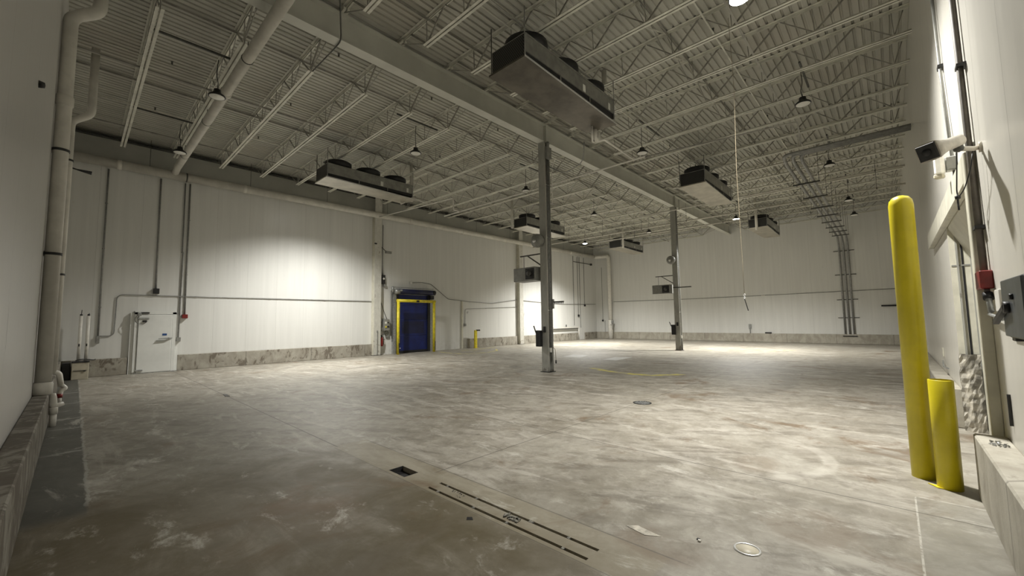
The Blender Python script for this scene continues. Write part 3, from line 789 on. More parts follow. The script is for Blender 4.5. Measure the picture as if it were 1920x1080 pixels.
# dangling small conduit right of beam by column 1
t = thing('small_pipe', 'thin white pipe bending down beside the top of the near column', 'pipe', (10.3, 7.7, 5.5))
part('pipe', MB().tube(rounded([(9.7, 6.9, 6.35), (9.95, 7.35, 6.62), (10.2, 7.7, 6.45), (10.2, 7.7, 5.3)], .05), .016, 8), 'pvc', t)
solo('flexible_conduit', MB().tube(rounded([(9.0, 5.7, 6.3), (9.4, 6.0, 5.95), (9.9, 7.0, 6.0), (10.05, 7.75, 6.5)], .5, 8), .014, 6), 'conduit', 'drooping grey flexible conduit from the nearest cooler to the near column', 'conduit')
# hanging power cable over the beam
solo('power_cable', MB().tube(rounded([(3.48, 9.5, 7.42), (3.40, 8.1, 7.27), (3.4, 7.8, 7.28), (3.05, 7.1, 7.7), (3.3, 6.5, 7.55)], .12), .014, 6), 'rod', 'dark cable drooping over the beam at the upper left', 'cable')

# ------------------------------------------------------------------ large pipes
t = thing('long_wall_pipe', 'large white jacketed pipe running high along the whole left wall', 'pipe', (15, 18.3, 6.75))
R_ = .145; pz, py = 6.88, 18.30
part('pipe', MB().tube([(XN + .02, py, pz), (29.9, py, pz + .0)], R_, 20), 'pipe', t)
for x in (.75, 4.3, 11.8, 15.4, 21.5, 26.4): part('coupling', MB().lathe([(R_, -.06), (R_ + .018, -.05), (R_ + .018, .05), (R_, .06)], (x, py, pz), 20, 'x', False), 'pipe', t)
x = 1.5
while x < 29:
    part('hanger_rod', MB().cyl((x, py, pz + R_), (x, py, ZD - .05), .008, 5), 'rod', t); x += 3.0
part('clamp', MB().lathe([(R_ + .005, -.02), (R_ + .02, -.02), (R_ + .02, .02), (R_ + .005, .02)], (2.5, py, pz), 20, 'x', False), 'rod', t)
t = thing('corner_downpipe', 'large white vertical pipe standing in the far left corner', 'pipe', (30.1, 17.1, 0))
part('pipe', MB().tube([(29.9, 18.3, 6.88), (30.15, 18.1, 6.88), (30.22, 17.7, 6.88), (30.22, 17.2, 6.86), (30.22, 17.1, 6.7), (30.22, 17.1, 0.0)], .15, 18), 'pvc', t)
part('sleeve', MB().lathe([(.16, 0), (.20, .01), (.20, 1.5), (.16, 1.53)], (30.22, 17.1, 0), 20, 'z', False), 'pvc', t)
part('valve', MB().bbox(30.0, 30.12, 16.75, 16.9, 1.25, 1.5, .01).cyl((30.06, 16.83, .75), (30.06, 16.83, 1.3), .03, 8).bar((30.0, 16.6, 1.15), (30.0, 17.0, 1.15), .03, .03), 'conduit', t)

t = thing('large_ceiling_pipe', 'large pale pipe crossing under the joists at the upper left, joining the long wall pipe', 'pipe', (2.17, 12, 6.9))
part('pipe', MB().tube([(2.17, BY - 8.4, 7.06), (2.17, 17.9, 7.04), (2.17, 18.2, 6.95)], .105, 18), 'pipe', t)
part('coupling', MB().lathe([(.105, -.07), (.125, -.06), (.125, .06), (.105, .07)], (2.17, 11.2, 7.05), 18, 'y', False), 'pipe', t)
for y in (9.4, 13.2, 16.4): part('hanger', MB().cyl((2.17, y, 7.14), (2.17, y, ZJ + .02), .009, 6).lathe([(.115, -.015), (.115, .015)], (2.17, y, 7.05), 14, 'y'), 'rod', t)

# near-left vertical pipes
t = thing('corner_riser', 'thick pale vertical pipe standing on the near left kerb, elbowed at the top', 'pipe', (-.29, 9.72, KT))
part('pipe', MB().tube(rounded([(-.29, 9.72, KT), (-.29, 9.72, 6.75), (.04, 9.72, 7.02), (.04, 9.72, ZD)], .12, 5), .093, 18), 'pipe', t)
part('base_collar', MB().lathe([(.093, KT), (.112, KT + .005), (.112, KT + .16), (.10, KT + .19)], (-.29, 9.72, 0), 20, 'z', False), 'pvc', t)
part('coupling', MB().lathe([(.093, 5.2), (.108, 5.22), (.108, 5.36), (.093, 5.38)], (-.29, 9.72, 0), 18, 'z', False), 'pipe', t)
for z in (2.75, 4.45): part('pipe_clamp', MB().lathe([(.096, z - .02), (.104, z - .02), (.104, z + .02), (.096, z + .02)], (-.29, 9.72, 0), 18, 'z', False).box(-.39, -.3, 9.80, 9.86, z - .03, z + .05), 'dark', t)
t = thing('corner_riser', 'thinner pale vertical pipe behind the thick one, with white traps over the kerb', 'pipe', (-.24, 12.9, .2))
part('pipe', MB().tube(rounded([(-.27, 12.9, .62), (-.27, 12.9, 6.08), (.03, 12.9, 6.34), (.03, 12.9, 7.9)], .1, 5), .072, 16), 'pipe', t)
for z in (2.7, 5.2): part('pipe_clamp', MB().lathe([(.076, z - .02), (.084, z - .02), (.084, z + .02), (.076, z + .02)], (-.27, 12.9, 0), 14, 'z', False).box(-.39, -.3, 12.96, 13.0, z - .02, z + .03), 'dark', t)
part('trap', MB().tube(rounded([(-.27, 12.9, .66), (-.17, 12.88, .62), (-.13, 12.85, .35)], .06, 5), .05, 12).tube(rounded([(-.13, 12.85, .38), (-.06, 12.85, .30), (-.13, 12.82, .26), (-.14, 12.8, .12)], .04, 4), .042, 12), 'pvc', t)
part('red_coupling', MB().cyl((-.14, 12.8, .20), (-.14, 12.8, .12), .045, 12), 'red', t, 'faded red coupling on the trap')
part('tail_pipe', MB().cyl((-.14, 12.8, .14), (-.14, 12.8, .0), .034, 12), 'pvc', t)
t = thing('floor_trap', 'white plastic drain fitting against the near left kerb', 'pipe fitting', (-.17, 10.0, 0))
part('pipe', MB().cyl((-.165, 10.0, .0), (-.165, 10.0, .2), .042, 12), 'pvc', t)
part('tee', MB().cyl((-.165, 10.0, .19), (-.165, 10.0, .30), .052, 12).cyl((-.20, 10.0, .30), (-.06, 10.05, .34), .035, 10), 'pvc', t)
part('reducer', MB().lathe([(.04, .30), (.055, .36), (.045, .46), (.03, .52)], (-.18, 10.02, 0), 12), 'pvc', t)
solo('wall_box', MB().bbox(-.39, -.34, 11.2, 11.32, 1.15, 1.38, .005), 'dark', 'small dark box on the near left wall between the two vertical pipes', 'switch box')
solo('pipe_bracket', MB().bar((-.15, 15.6, 5.75), (-.39, 15.6, 5.8), .03, .03).cyl((.12, 15.6, 5.72), (-.15, 15.6, 5.75), .05, 10, .02), 'dark', 'dark bracket horn high in the near left corner', 'bracket')
solo('door_knob', MB().lathe([(.0, .05), (.03, .045), (.04, .0)], (XN, 6.55, 4.2), 14, 'x'), 'dark', 'small dark knob high on the near left wall at the picture edge', 'knob')

# ------------------------------------------------------------------ left wall columns
for x0, lab in ((9.86, 'first white wall column beside the blue door, marked with worn paint'), (20.42, 'second wall column between the yellow post and the heater')):
    t = thing('wall_column', lab, 'column', (x0 + .2, YL - .15, 0))
    part('flange', MB().box(x0, x0 + .36, YL - .27, YL - .25, 0, ZD - .1), 'wornwhite', t)
    part('web', MB().box(x0 + .17, x0 + .19, YL - .25, YL - .0, 0, ZD - .1), 'wornwhite', t)
    part('side_trim', MB().box(x0 + .0, x0 + .02, YL - .25, YL, 0, 6.95), 'cream', t)
    part('side_trim', MB().box(x0 + .34, x0 + .37, YL - .26, YL, 0, 6.95), 'column', t)
    part('base_plate', MB().box(x0 - .03, x0 + .4, YL - .30, YL, 0, .02), 'dark', t)
    if x0 < 10:
        part('strap', MB().box(x0 - .03, x0 + .10, YL - .29, YL - .27, 5.42, 5.48), 'black', t)
        part('guard_strip', MB().box(x0 + .17, x0 + .20, YL - .30, YL - .27, .05, 1.15).box(x0 + .14, x0 + .2, YL - .31, YL - .27, 1.1, 1.2), 'greybox', t)
    else:
        part('guard_strip', MB().box(x0 + .44, x0 + .48, YL - .06, YL, .0, 2.0), 'cream', t)

# ------------------------------------------------------------------ left wall conduits
def conduit(pts, lab, r=.016, mat='conduit', clips=(), box=None, boxmat='dark', rr=.12):
    t = thing('wall_conduit', lab, 'conduit', (sum(p[0] for p in pts) / len(pts), YL, min(p[2] for p in pts)), 'conduits on the left wall')
    part('tube', MB().tube(rounded(pts, rr, 5), r, 8), mat, t)
    for x, z in clips: part('clip', MB().box(x - .035, x + .035, YL - .05, YL, z - .012, z + .012), 'conduit', t)
    if box:
        for bx in box: part('end_box', MB().bbox(*bx, .006), boxmat, t)
    return t
yc = YL - .03
conduit([(.52, yc, 6.75), (.53, yc, 1.15)], 'vertical grey conduit at the far left of the left wall', .022, clips=((.52, 4.1), (.52, 5.6), (.53, 2.2)), box=[(.49, .57, YL - .07, YL, 1.05, 1.28)], boxmat='greybox')
conduit([(.56, yc, 1.27), (.89, yc, 1.27), (.91, yc, 2.62), (9.84, yc, 2.62)], 'long horizontal conduit stepping up left of the white door and running to the wall column', .014, clips=((3.0, 2.62), (5.4, 2.62), (7.6, 2.62)), rr=.18)
conduit([(1.84, yc, 6.75), (1.86, yc, 2.75)], 'vertical conduit ending in a black box above the white door', .024, box=[(1.79, 1.95, YL - .12, YL, 2.68, 2.86)])
conduit([(2.52, yc, 6.75), (2.53, yc, 4.25), (2.55, yc, 4.2), (2.53, yc, 1.12)], 'tall conduit ending beside the white door handle', .020, clips=((2.53, 4.2), (2.53, 2.6)), box=[(2.48, 2.60, YL - .09, YL, 1.02, 1.16)], boxmat='greybox')
conduit([(2.66, yc, 6.75), (2.68, yc, 1.95)], 'vertical conduit ending in a red box right of the white door', .024, clips=((2.67, 5.4), (2.67, 3.4)))
t = thing('alarm_box', 'small red alarm box above the right side of the white door', 'alarm', (2.68, YL - .08, 1.83))
part('box', MB().bbox(2.60, 2.76, YL - .13, YL, 1.83, 1.97, .01), 'red', t)

# ------------------------------------------------------------------ white personnel door (door_1)
mb = MB().box(1.36, 1.44, YL - .16, YL, 0, 2.04).box(2.34, 2.44, YL - .16, YL, 0, 2.04).box(1.36, 2.44, YL - .16, YL, 1.97, 2.08).box(1.26, 1.37, YL - .11, YL, 0, 2.02)
d = struct('door_1', mb, 'white_door', 'white insulated personnel door at the left end of the left wall')
o = part('door_leaf', MB().bbox(1.45, 2.33, YL - .19, YL - .10, .02, 1.96, .012), 'white_door', d)
part('door_handle', MB().bar((1.98, YL - .24, 1.13), (2.28, YL - .24, 1.15), .03, .03).bar((2.24, YL - .24, 1.15), (2.34, YL - .17, 1.15), .05, .04), 'galv', o)
part('handle_bar', MB().bar((1.93, YL - .23, 1.06), (2.20, YL - .23, 1.08), .02, .02), 'galv', o)
part('door_sign', MB().box(2.08, 2.20, YL - .196, YL - .19, 1.24, 1.31), 'blue_sign', o, 'small blue sign')
part('hinge', MB().bbox(1.42, 1.72, YL - .22, YL - .19, 1.80, 1.86, .008).bbox(1.42, 1.52, YL - .24, YL - .18, 1.92, 2.02, .01), 'galv', d)
part('hinge', MB().bbox(1.42, 1.62, YL - .22, YL - .19, .08, .13, .008), 'galv', d)
part('door_closer', MB().bbox(1.55, 1.66, YL - .23, YL - .19, 1.70, 1.76, .006).bbox(1.50, 1.72, YL - .22, YL - .17, 1.99, 2.04, .006), 'dark', d)
part('closer_loop', MB().tube(arc((1.52, YL - .22, 1.80), .16, .6 * PI, 1.9 * PI, 12), .008, 6), 'rod', d)
part('threshold', MB().box(1.36, 2.52, YL - .19, YL, 0, .02), 'galv', d)
part('jamb_return', MB().box(2.44, 2.52, YL - .12, YL - .02, 0, .75), 'white_door', d)

# box with two white tubes, left of the door
t = thing('storage_case', 'beige boxy case on the floor in the left corner', 'case', (.19, 18.15, 0))
part('body', MB().bbox(.0, .36, 17.98, 18.40, .0, .52, .012), 'beige', t)
part('latch_rail', MB().box(.04, .32, 17.965, 17.98, .26, .275).box(.25, .30, 17.955, 17.98, .235, .265), 'dark', t)
part('lid_edge', MB().box(-.01, .37, 17.97, 18.41, .50, .54), 'dark', t)
for x, lab in ((.13, 'left'), (.29, 'right')):
    t = thing('upright_tube', lab + ' one of two white upright tubes standing on the beige case', 'tube', (x, 18.3, .54), 'white upright tubes')
    part('tube', MB().cyl((x, 18.3, .54), (x + .0, 18.3, 1.92), .042, 14), 'pvc', t)
    part('cap', MB().cyl((x, 18.3, 1.92), (x, 18.3, 1.97), .03, 10).cyl((x, 18.3, 1.95), (x + .01, 18.3, 2.10 if lab == 'left' else 2.0), .01, 6), 'dark', t)
    part('label_strip', MB().box(x - .02, x + .01, 18.252, 18.26, .98, 1.06), 'dark', t)
solo('black_hose', MB().tube(rounded([(.08, 18.2, .56), (.2, 18.1, .60), (.34, 18.2, .58), (.48, 18.3, .54), (.50, 18.42, .56)], .08), .014, 8), 'cable', 'black hose lying over the top of the beige case', 'hose')
solo('black_bin', MB().bbox(-.20, -.02, 18.1, 18.42, 0, .50, .01), 'black', 'black container squeezed between the near wall and the beige case', 'bin')

# ------------------------------------------------------------------ blue roll-up door (door_2)
bx0, bx1 = 10.98, 13.35
mb = MB().box(bx0, bx0 + .14, YL - .17, YL, 0, 3.05).box(bx1 - .14, bx1, YL - .17, YL, 0, 3.05)
d = struct('door_2', mb, 'galv', 'dark blue fabric roll-up door in the left wall')
m = MB().box(bx0 + .14, bx1 - .14, YL - .10, YL - .08, .10, 3.0)
for z in (.9, 1.7, 2.5): m.cyl((bx0 + .14, YL - .10, z), (bx1 - .14, YL - .10, z), .014, 8)
cu = part('curtain', m, 'bluecurtain', d)
part('window_strip', MB().box(bx0 + .5, bx1 - .5, YL - .106, YL - .10, 1.0, 1.62), 'darkblue', cu)
part('bottom_bar', MB().bbox(bx0 + .14, bx1 - .14, YL - .14, YL - .06, .0, .13, .01), 'black', d)
for xa in (bx0 + .14, bx1 - .30):
    part('side_seal', MB().box(xa, xa + .16, YL - .16, YL - .10, 0, 3.02), 'black', d)
part('roll_hood', MB().cyl((bx0 + .1, YL - .24, 3.16), (bx1 - .02, YL - .24, 3.16), .13, 18), 'darkblue', d)
part('top_rail', MB().bar((bx0 - .1, YL - .22, 3.36), (bx1 + .02, YL - .22, 3.36), .05, .04), 'galv', d)
part('motor', MB().lathe([(.0, -.14), (.12, -.13), (.14, 0), (.12, .13), (.0, .14)], (bx0 + .12, YL - .28, 3.14), 16, 'x').lathe([(.05, -.1), (.05, .1)], (bx0 + .28, YL - .36, 3.2), 12, 'y').cyl((bx0 - .08, YL - .2, 3.1), (bx0 - .08, YL - .2, 3.4), .07, 10), 'galv', d)
part('end_bearing', MB().lathe([(.0, -.12), (.12, -.11), (.13, .1), (.0, .12)], (bx1 - .0, YL - .25, 3.16), 16, 'x').bbox(bx1 - .18, bx1 + .02, YL - .3, YL - .1, 2.8, 3.0, .01), 'dark', d)
part('chain_guide', MB().cyl((bx0 - .10, YL - .08, .9), (bx0 - .10, YL - .08, 3.2), .014, 6).cyl((bx0 - .03, YL - .08, .6), (bx0 - .03, YL - .08, 3.2), .014, 6), 'rod', d)
part('sill_light', MB().box(bx0 + .18, bx0 + .42, YL - .15, YL - .14, .24, .29), 'paper', d)

t = thing('barrier_frame', 'yellow steel goalpost guard frame in front of the blue door', 'guard frame', (12.05, 18.0, 0))
gy = 17.98
part('post', MB().cyl((10.97, gy, 0), (10.97, gy, 2.70), .075, 16), 'ypaint', t)
part('post', MB().cyl((13.13, gy, 0), (13.13, gy, 2.70), .075, 16), 'ypaint', t)
part('crossbar', MB().cyl((10.90, gy, 2.66), (13.20, gy, 2.66), .078, 16), 'ypaint', t)
part('sensor', MB().bbox(11.98, 12.12, gy - .14, gy - .06, 2.60, 2.70, .01), 'black', t, 'black sensor under the crossbar')
for x in (10.97, 13.13): part('base_marking', MB().box(x + .0, x + .04, gy - .079, gy - .06, .08, .55), 'dark', t)

t = thing('control_panel', 'grey control panel with buttons left of the blue door', 'control panel', (10.62, YL - .1, .95))
part('backplate', MB().prism([(10.42, 1.78), (10.82, 1.74), (10.84, .80), (10.68, .78), (10.44, 1.18)], 'y', YL - .05, YL - .03), 'galv', t)
part('enclosure', MB().bbox(10.45, 10.76, YL - .17, YL - .05, 1.18, 1.74, .01), 'greybox', t)
part('label_plate', MB().box(10.50, 10.60, YL - .176, YL - .17, 1.52, 1.62), 'paper', t)
part('button', MB().cyl((10.55, YL - .17, 1.36), (10.55, YL - .20, 1.36), .04, 10), 'ypaint', t, 'yellow button')
part('button', MB().cyl((10.67, YL - .17, 1.38), (10.67, YL - .20, 1.38), .045, 10), 'black', t, 'black selector knob')
part('button', MB().cyl((10.67, YL - .17, 1.58), (10.67, YL - .20, 1.58), .03, 10), 'black', t)
part('coiled_cable', MB().tube(arc((10.62, YL - .12, 1.05), .11, -PI, .9 * PI, 14), .012, 6), 'cable', t)
t = thing('extinguisher', 'red fire extinguisher on the wall left of the blue door', 'fire extinguisher', (10.33, YL - .12, .55))
part('cylinder', MB().lathe([(.0, .42), (.07, .42), (.085, .46), (.085, .76), (.06, .84), (.03, .87)], (10.35, YL - .12, 0), 16), 'red', t)
part('valve', MB().cyl((10.35, YL - .12, .86), (10.35, YL - .12, .95), .025, 8).bar((10.30, YL - .14, .95), (10.46, YL - .14, .99), .02, .02), 'dark', t)
part('hose', MB().tube(rounded([(10.35, YL - .14, .92), (10.46, YL - .16, .85), (10.46, YL - .14, .5)], .06), .013, 6), 'cable', t)
t = thing('sign_holder', 'small grey switch box above the fire extinguisher', 'switch box', (10.36, YL - .06, 1.2))
part('box', MB().bbox(10.26, 10.42, YL - .12, YL, 1.15, 1.35, .006).bbox(10.29, 10.42, YL - .08, YL, 1.38, 1.62, .006), 'greybox', t)
t = thing('starter_box', 'dark control box high on the wall right of the first wall column', 'control box', (10.43, YL - .1, 3.45))
part('box', MB().bbox(10.32, 10.52, YL - .14, YL, 3.5, 3.95, .008), 'dark', t)
part('dial', MB().cyl((10.42, YL - .14, 3.76), (10.42, YL - .17, 3.76), .05, 12), 'pvc', t)
part('stub', MB().bbox(10.45, 10.6, YL - .12, YL, 3.38, 3.5, .006), 'greybox', t)
conduit([(10.42, yc, 6.5), (10.42, yc, 3.95)], 'conduit dropping to the dark control box right of the first wall column', .016)
conduit([(10.30, YL - .05, 3.45), (10.28, YL - .06, 2.7), (10.50, YL - .08, 2.1), (10.66, YL - .08, 1.74)], 'black cable looping down to the control panel left of the blue door', .014, 'cable', rr=.3)
t = thing('wall_camera', 'small camera bracket on the wall column above the control box', 'camera', (10.5, YL - .2, 5.1))
part('arm', MB().bar((10.22, YL - .2, 5.35), (10.46, YL - .3, 5.1), .03, .03), 'rod', t)
part('body', MB().bbox(10.40, 10.72, YL - .38, YL - .26, 5.02, 5.14, .01), 'greybox', t)
conduit([(12.1, yc, 3.66), (12.75, yc, 3.72), (13.35, yc, 3.66), (14.55, yc, 2.86), (16.1, yc, 2.76), (18.0, yc, 2.70), (20.4, yc, 2.99)], 'grey conduit angling down from above the blue door and sagging to the second wall column', .018,
        box=[(11.98, 12.12, YL - .1, YL, 3.58, 3.72)], boxmat='bright', rr=.1)
conduit([(15.80, yc, 1.45), (15.80, yc, 2.32), (20.4, yc, 2.50)], 'thin conduit above the slim yellow post', .012, clips=((17.5, 2.38),), box=[(15.73, 15.87, YL - .06, YL, 1.30, 1.45)], boxmat='greybox', rr=.15)
solo('wall_hook', MB().tube(arc((16.0, YL - .04, 2.1), .05, .3, 1.5 * PI, 8), .01, 6), 'rod', 'tiny dark hook on the wall above the slim yellow post', 'hook')
solo('corner_trim', MB().box(15.52, 15.62, YL - .06, YL, 0, 2.78), 'cream', 'narrow vertical cream trim strip on the left wall beside the slim yellow post', 'trim strip')
t = thing('slim_bollard', 'slim yellow post with a black top bracket against the left wall', 'bollard', (16.35, 18.25, 0))
part('post', MB().box(16.26, 16.42, 18.2, 18.3, 0, 1.05), 'ypaint', t)
part('bracket', MB().bbox(16.38, 16.66, 18.18, 18.28, 1.0, 1.08, .01), 'black', t)
part('foot_plate', MB().box(16.22, 16.46, 18.12, 18.36, 0, .012), 'ypaint', t)

# third bay of the left wall
for x, z0, lab, bm in ((27.15, 1.15, 'leftmost of the far-left vertical conduits', None), (27.75, 1.95, 'second of the far-left vertical conduits, ending in a dark box', 'dark'),
                   (28.05, .95, 'third of the far-left vertical conduits', None), (28.7, 2.8, 'right one of the far-left vertical conduits, ending in a black box', 'black')):
    conduit([(x, yc, 6.7), (x, yc, z0)], lab, .02, box=[(x - .07, x + .07, YL - .1, YL, z0 - .12, z0 + .05)] if bm else None, boxmat=bm or 'dark')
conduit([(27.15, YL - .09, 6.25), (29.75, YL - .09, 6.25)], 'horizontal dark rail across the far-left vertical conduits', .03, 'rod', box=[(29.7, 29.85, YL - .14, YL, 6.17, 6.33)])
conduit([(20.95, yc, 2.95), (25.4, yc, 2.8), (28.0, yc, 2.82), (30.4, yc, 2.88)], 'grey conduit continuing past the near column to the far corner', .018, rr=.3)
conduit([(20.95, yc, .1), (21.05, yc, 1.0), (21.05, yc, 1.9), (21.2, yc, 2.2)], 'white conduit rising beside the second wall column', .022, 'pvc', clips=((21.05, 1.1),), rr=.2)
t = thing('guard_rail', 'long low white horizontal rail on the left wall in the far corner', 'rail', (25.8, YL - .1, .9))
part('rail', MB().box(24.3, 27.55, YL - .16, YL - .08, .95, 1.05), 'pvc', t)
part('under_rail', MB().box(24.3, 27.5, YL - .14, YL - .09, .88, .93), 'rod', t)
part('down_pipe', MB().tube([(27.6, YL - .12, 1.0), (27.62, YL - .12, 0)], .04, 10), 'pvc', t)
part('stub', MB().box(25.9, 25.98, YL - .12, YL - .08, 1.05, 1.22), 'rod', t)

# ------------------------------------------------------------------ far wall fittings
xc = XF - .03
t = thing('wall_conduit', 'thin grey conduit running level across the whole far wall', 'conduit', (XF, 9, 3.0))
part('tube', MB().tube([(xc, 16.9, 3.03), (xc, 11, 2.98), (xc, 6.5, 3.0), (xc, YR, 3.06)], .016, 8), 'conduit', t)
part('coupling', MB().cyl((xc, 6.2, 3.0), (xc, 6.0, 3.0), .03, 8), 'pvc', t)
t = thing('wall_conduit', 'short vertical conduit with a small box beside the corner downpipe', 'conduit', (XF, 17.95, .5))
part('tube', MB().cyl((xc, 17.95, 1.5), (xc, 17.95, 6.0), .014, 8).cyl((xc, 17.75, .5), (xc, 17.75, 1.5), .014, 8), 'conduit', t)
part('box', MB().bbox(XF - .08, XF, 17.88, 18.02, 1.42, 1.56, .005), 'dark', t)
solo('wall_valve', MB().cyl((XF - .06, 6.95, .55), (XF - .06, 6.95, .95), .03, 8).bbox(XF - .12, XF - .02, 6.88, 7.02, .85, 1.15, .01), 'galv', 'small grey valve standing on the far kerb below the hanging cord', 'valve')
solo('dark_block', MB().bbox(XF - .14, XF - .02, 5.75, 6.1, KT, KT + .08, .01), 'black', 'small flat black block lying on the far kerb', 'block')
solo('wall_bar', MB().box(XF - .08, XF, -.5, .45, 2.10, 2.18), 'black', 'dark horizontal bar on the far wall behind the tall yellow bollard', 'bar')
# triple conduits
ys = (2.08, 1.88, 1.68)
for i, yy in enumerate(ys):
    lab = ('left', 'middle', 'right')[i] + ' one of three parallel grey conduits running along the ceiling and down the far wall'
    z = 6.2
    xs = 14.3
    solo('electrical_conduit', MB().tube(rounded([(xs - .25 + i * .12, YR + .02, z + .14), (xs - .25 + i * .12, yy, z + .14), (xs + .3, yy, z), (29.95, yy, z), (XF - .06, yy, z - .5), (XF - .06, yy, .45)], .2, 5), .047, 12), 'conduit', lab, 'conduit', 'triple ceiling conduits')
k = 0
for x in (16.8, 19.0, 21.0, 22.9, 24.6, 26.2, 27.7, 29.1):
    solo('conduit_support', MB().box(x - .022, x + .022, 1.5, 2.26, 6.105, 6.15).cyl((x, 1.53, 6.13), (x, 1.53, ZJ + .02), .007, 5).cyl((x, 2.23, 6.13), (x, 2.23, ZJ + .02), .007, 5), 'rod', 'dark strut carrying the three conduits under the ceiling, %s from the right-hand bend' % ordinal(k + 1), 'strut', 'conduit support struts'); k += 1
k = 0
for z in (5.4, 4.0, 2.55, 1.5):
    solo('conduit_support', MB().box(XF - .04, XF, 1.4, 2.36, z - .02, z + .02), 'rod', 'dark strut holding the three conduits on the far wall, %s from the top' % ordinal(k + 1), 'strut', 'conduit support struts'); k += 1
solo('foot_plate', MB().box(XF - .16, XF - .0, 1.55, 2.2, .42, .47), 'black', 'black foot plate under the three conduits on the far wall', 'plate')

# ------------------------------------------------------------------ hanging pendant cord
t = thing('pendant_cord', 'thin tan cord hanging from the ceiling with a hook and dark strap at its end', 'cord', (8.4, 1.98, 1.72))
part('cord', MB().tube([(8.4, 1.98, 7.42), (8.4, 1.95, 6.0), (8.4, 1.99, 4.4), (8.4, 1.98, 2.55), (8.4, 1.98, 2.03)], .0036, 6), 'cord', t)
part('hook', MB().tube(arc((8.4, 1.98, 2.01), .018, 0, 2 * PI, 10, 'yz'), .004, 5, False).tube(arc((8.4, 1.98, 1.96), .014, 0, 2 * PI, 10, 'yz'), .005, 5, False), 'bright', t)
part('strap', MB().bar((8.4, 1.98, 1.94), (8.4, 1.93, 1.72), .012, .02), 'dark', t)

# ------------------------------------------------------------------ bollards
t = thing('tall_bollard', 'tall yellow round bollard at the right, twice the height of the other', 'bollard', (5.82, -.13, 0))
r = .098
part('sleeve', MB().lathe([(r, 0), (r, 2.74), (r * .92, 2.79), (r * .65, 2.825), (r * .3, 2.84), (0, 2.843)], (5.82, -.13, 0), 32), 'yellow', t)
t = thing('short_bollard', 'short yellow round bollard with a flat open top beside the tall one', 'bollard', (5.60, -.285, 0))
r = .088
part('sleeve', MB().lathe([(r, 0), (r, .985), (r - .006, .99), (r - .010, .985), (r - .012, .94), (0, .93)], (5.60, -.285, 0), 32), 'yellow', t)
solo('torn_tape', MB().prism([(5.53, -.20), (5.62, -.14), (5.60, -.20), (5.52, -.27)], 'z', .001, .008), 'ypaint', 'scrap of yellow tape on the floor between the two bollards', 'tape')

# ------------------------------------------------------------------ right wall doorway (door_3)
mb = MB()
mb.box(DX1 - .02, DX1 + .0, YR - .26, YR + .01, 0, DZ)                    # far jamb face
mb.prism([(YR, DZ), (YR, DZ - .02), (YR - .26, DZ - .62), (YR - .26, DZ)], 'x', DX0, DX1 - .02)
d = struct('door_3', mb, 'cream', 'recessed insulated doorway in the right wall behind the bollards')
part('door_leaf', MB().box(DX0 - .1, DX1 + .1, YR - .34, YR - .28, 0, DZ), 'greybox', d)
part('door_seal', MB().box(DX1 - .05, DX1 - .02, YR - .28, YR - .21, 0, DZ - .5).box(DX1 - .025, DX1 - .018, YR - .12, YR - .10, 0, DZ), 'black', d)
part('jamb_seam', MB().box(DX1 - .026, DX1 - .02, YR - .26, YR, 2.28, 2.30), 'greybox', d)
part('jamb_strip', MB().box(DX1 - .04, DX1 - .02, YR - .07, YR - .05, .9, DZ).box(DX1 - .035, DX1 - .02, YR - .20, YR - .18, 0, DZ), 'column', d)
# near casing, proud of the wall
part('near_casing', MB().bbox(5.62, 5.78, YR, YR + .075, .0, 3.12, .006), 'cream', d)
part('near_casing_strip', MB().box(5.78, 5.82, YR - .26, YR + .02, .0, DZ), 'column', d)
# header fascia running on past the opening
part('header', MB().bbox(5.78, 11.1, YR, YR + .075, DZ, 3.12, .008), 'cream', d)
part('header_cap', MB().box(5.62, 11.3, YR, YR + .04, 3.12, 3.20), 'cream', d)
# crumpled foil-like guard at the foot of the far jamb
m = MB(); random.seed(11); nz, na = 16, 7
vs = []
for i in range(nz + 1):
    z = 1.05 * i / nz
    for j in range(na + 1):
        u = j / na
        yy = YR + .02 - u * .20
        vs.append((DX1 - .05 - .028 * random.random() - .03 * math.sin(u * 3), yy + (random.random() - .5) * .02, z))
fs = [(i * (na + 1) + j, i * (na + 1) + j + 1, (i + 1) * (na + 1) + j + 1, (i + 1) * (na + 1) + j) for i in range(nz) for j in range(na)]
m.add(vs, fs)
o0 = len(m.v); m.add([(DX1 - .02, v[1], v[2]) for v in vs], [tuple(reversed(f)) for f in fs])
part('foil_guard', m, 'foil', d, 'crumpled silver guard at the foot of the far jamb')

# security camera
t = thing('security_camera', 'beige security camera on a wall arm at the upper right', 'camera', (5.2, -.55, 3.0))
def oriented(m, c, fwd, up=(0, 0, 1)):
    f = Vector(fwd).normalized(); s_ = f.cross(Vector(up)).normalized(); u = s_.cross(f)
    R = Matrix((f, s_, u)).transposed(); C = Vector(c)
    m.v = [tuple(R @ Vector(v) + C) for v in m.v]; return m
CAMC = (4.98, -.405, 3.03); CF = (-.42, .36, -.20)
m = MB(); secs = [(-.20, .03, .035), (-.17, .05, .05), (-.02, .055, .052), (.10, .075, .07), (.17, .085, .08)]
vs = []; NS = 16
for k, (a, hw, hh) in enumerate(secs):
    p = 2.0 if k < 3 else (4 if k == 3 else 8)
    for j in range(NS):
        th = 2 * PI * j / NS; c_, s_ = math.cos(th), math.sin(th)
        q = (abs(c_) ** p + abs(s_) ** p) ** (-1 / p)
        vs.append((a, hw * c_ * q, hh * s_ * q))
fs = [(i * NS + j, i * NS + (j + 1) % NS, (i + 1) * NS + (j + 1) % NS, (i + 1) * NS + j) for i in range(len(secs) - 1) for j in range(NS)]
m.add(vs, fs, True); m.f.append(tuple(range(NS))); m.sm.append(False); m.f.append(tuple((len(secs) - 1) * NS + j for j in range(NS))); m.sm.append(False)
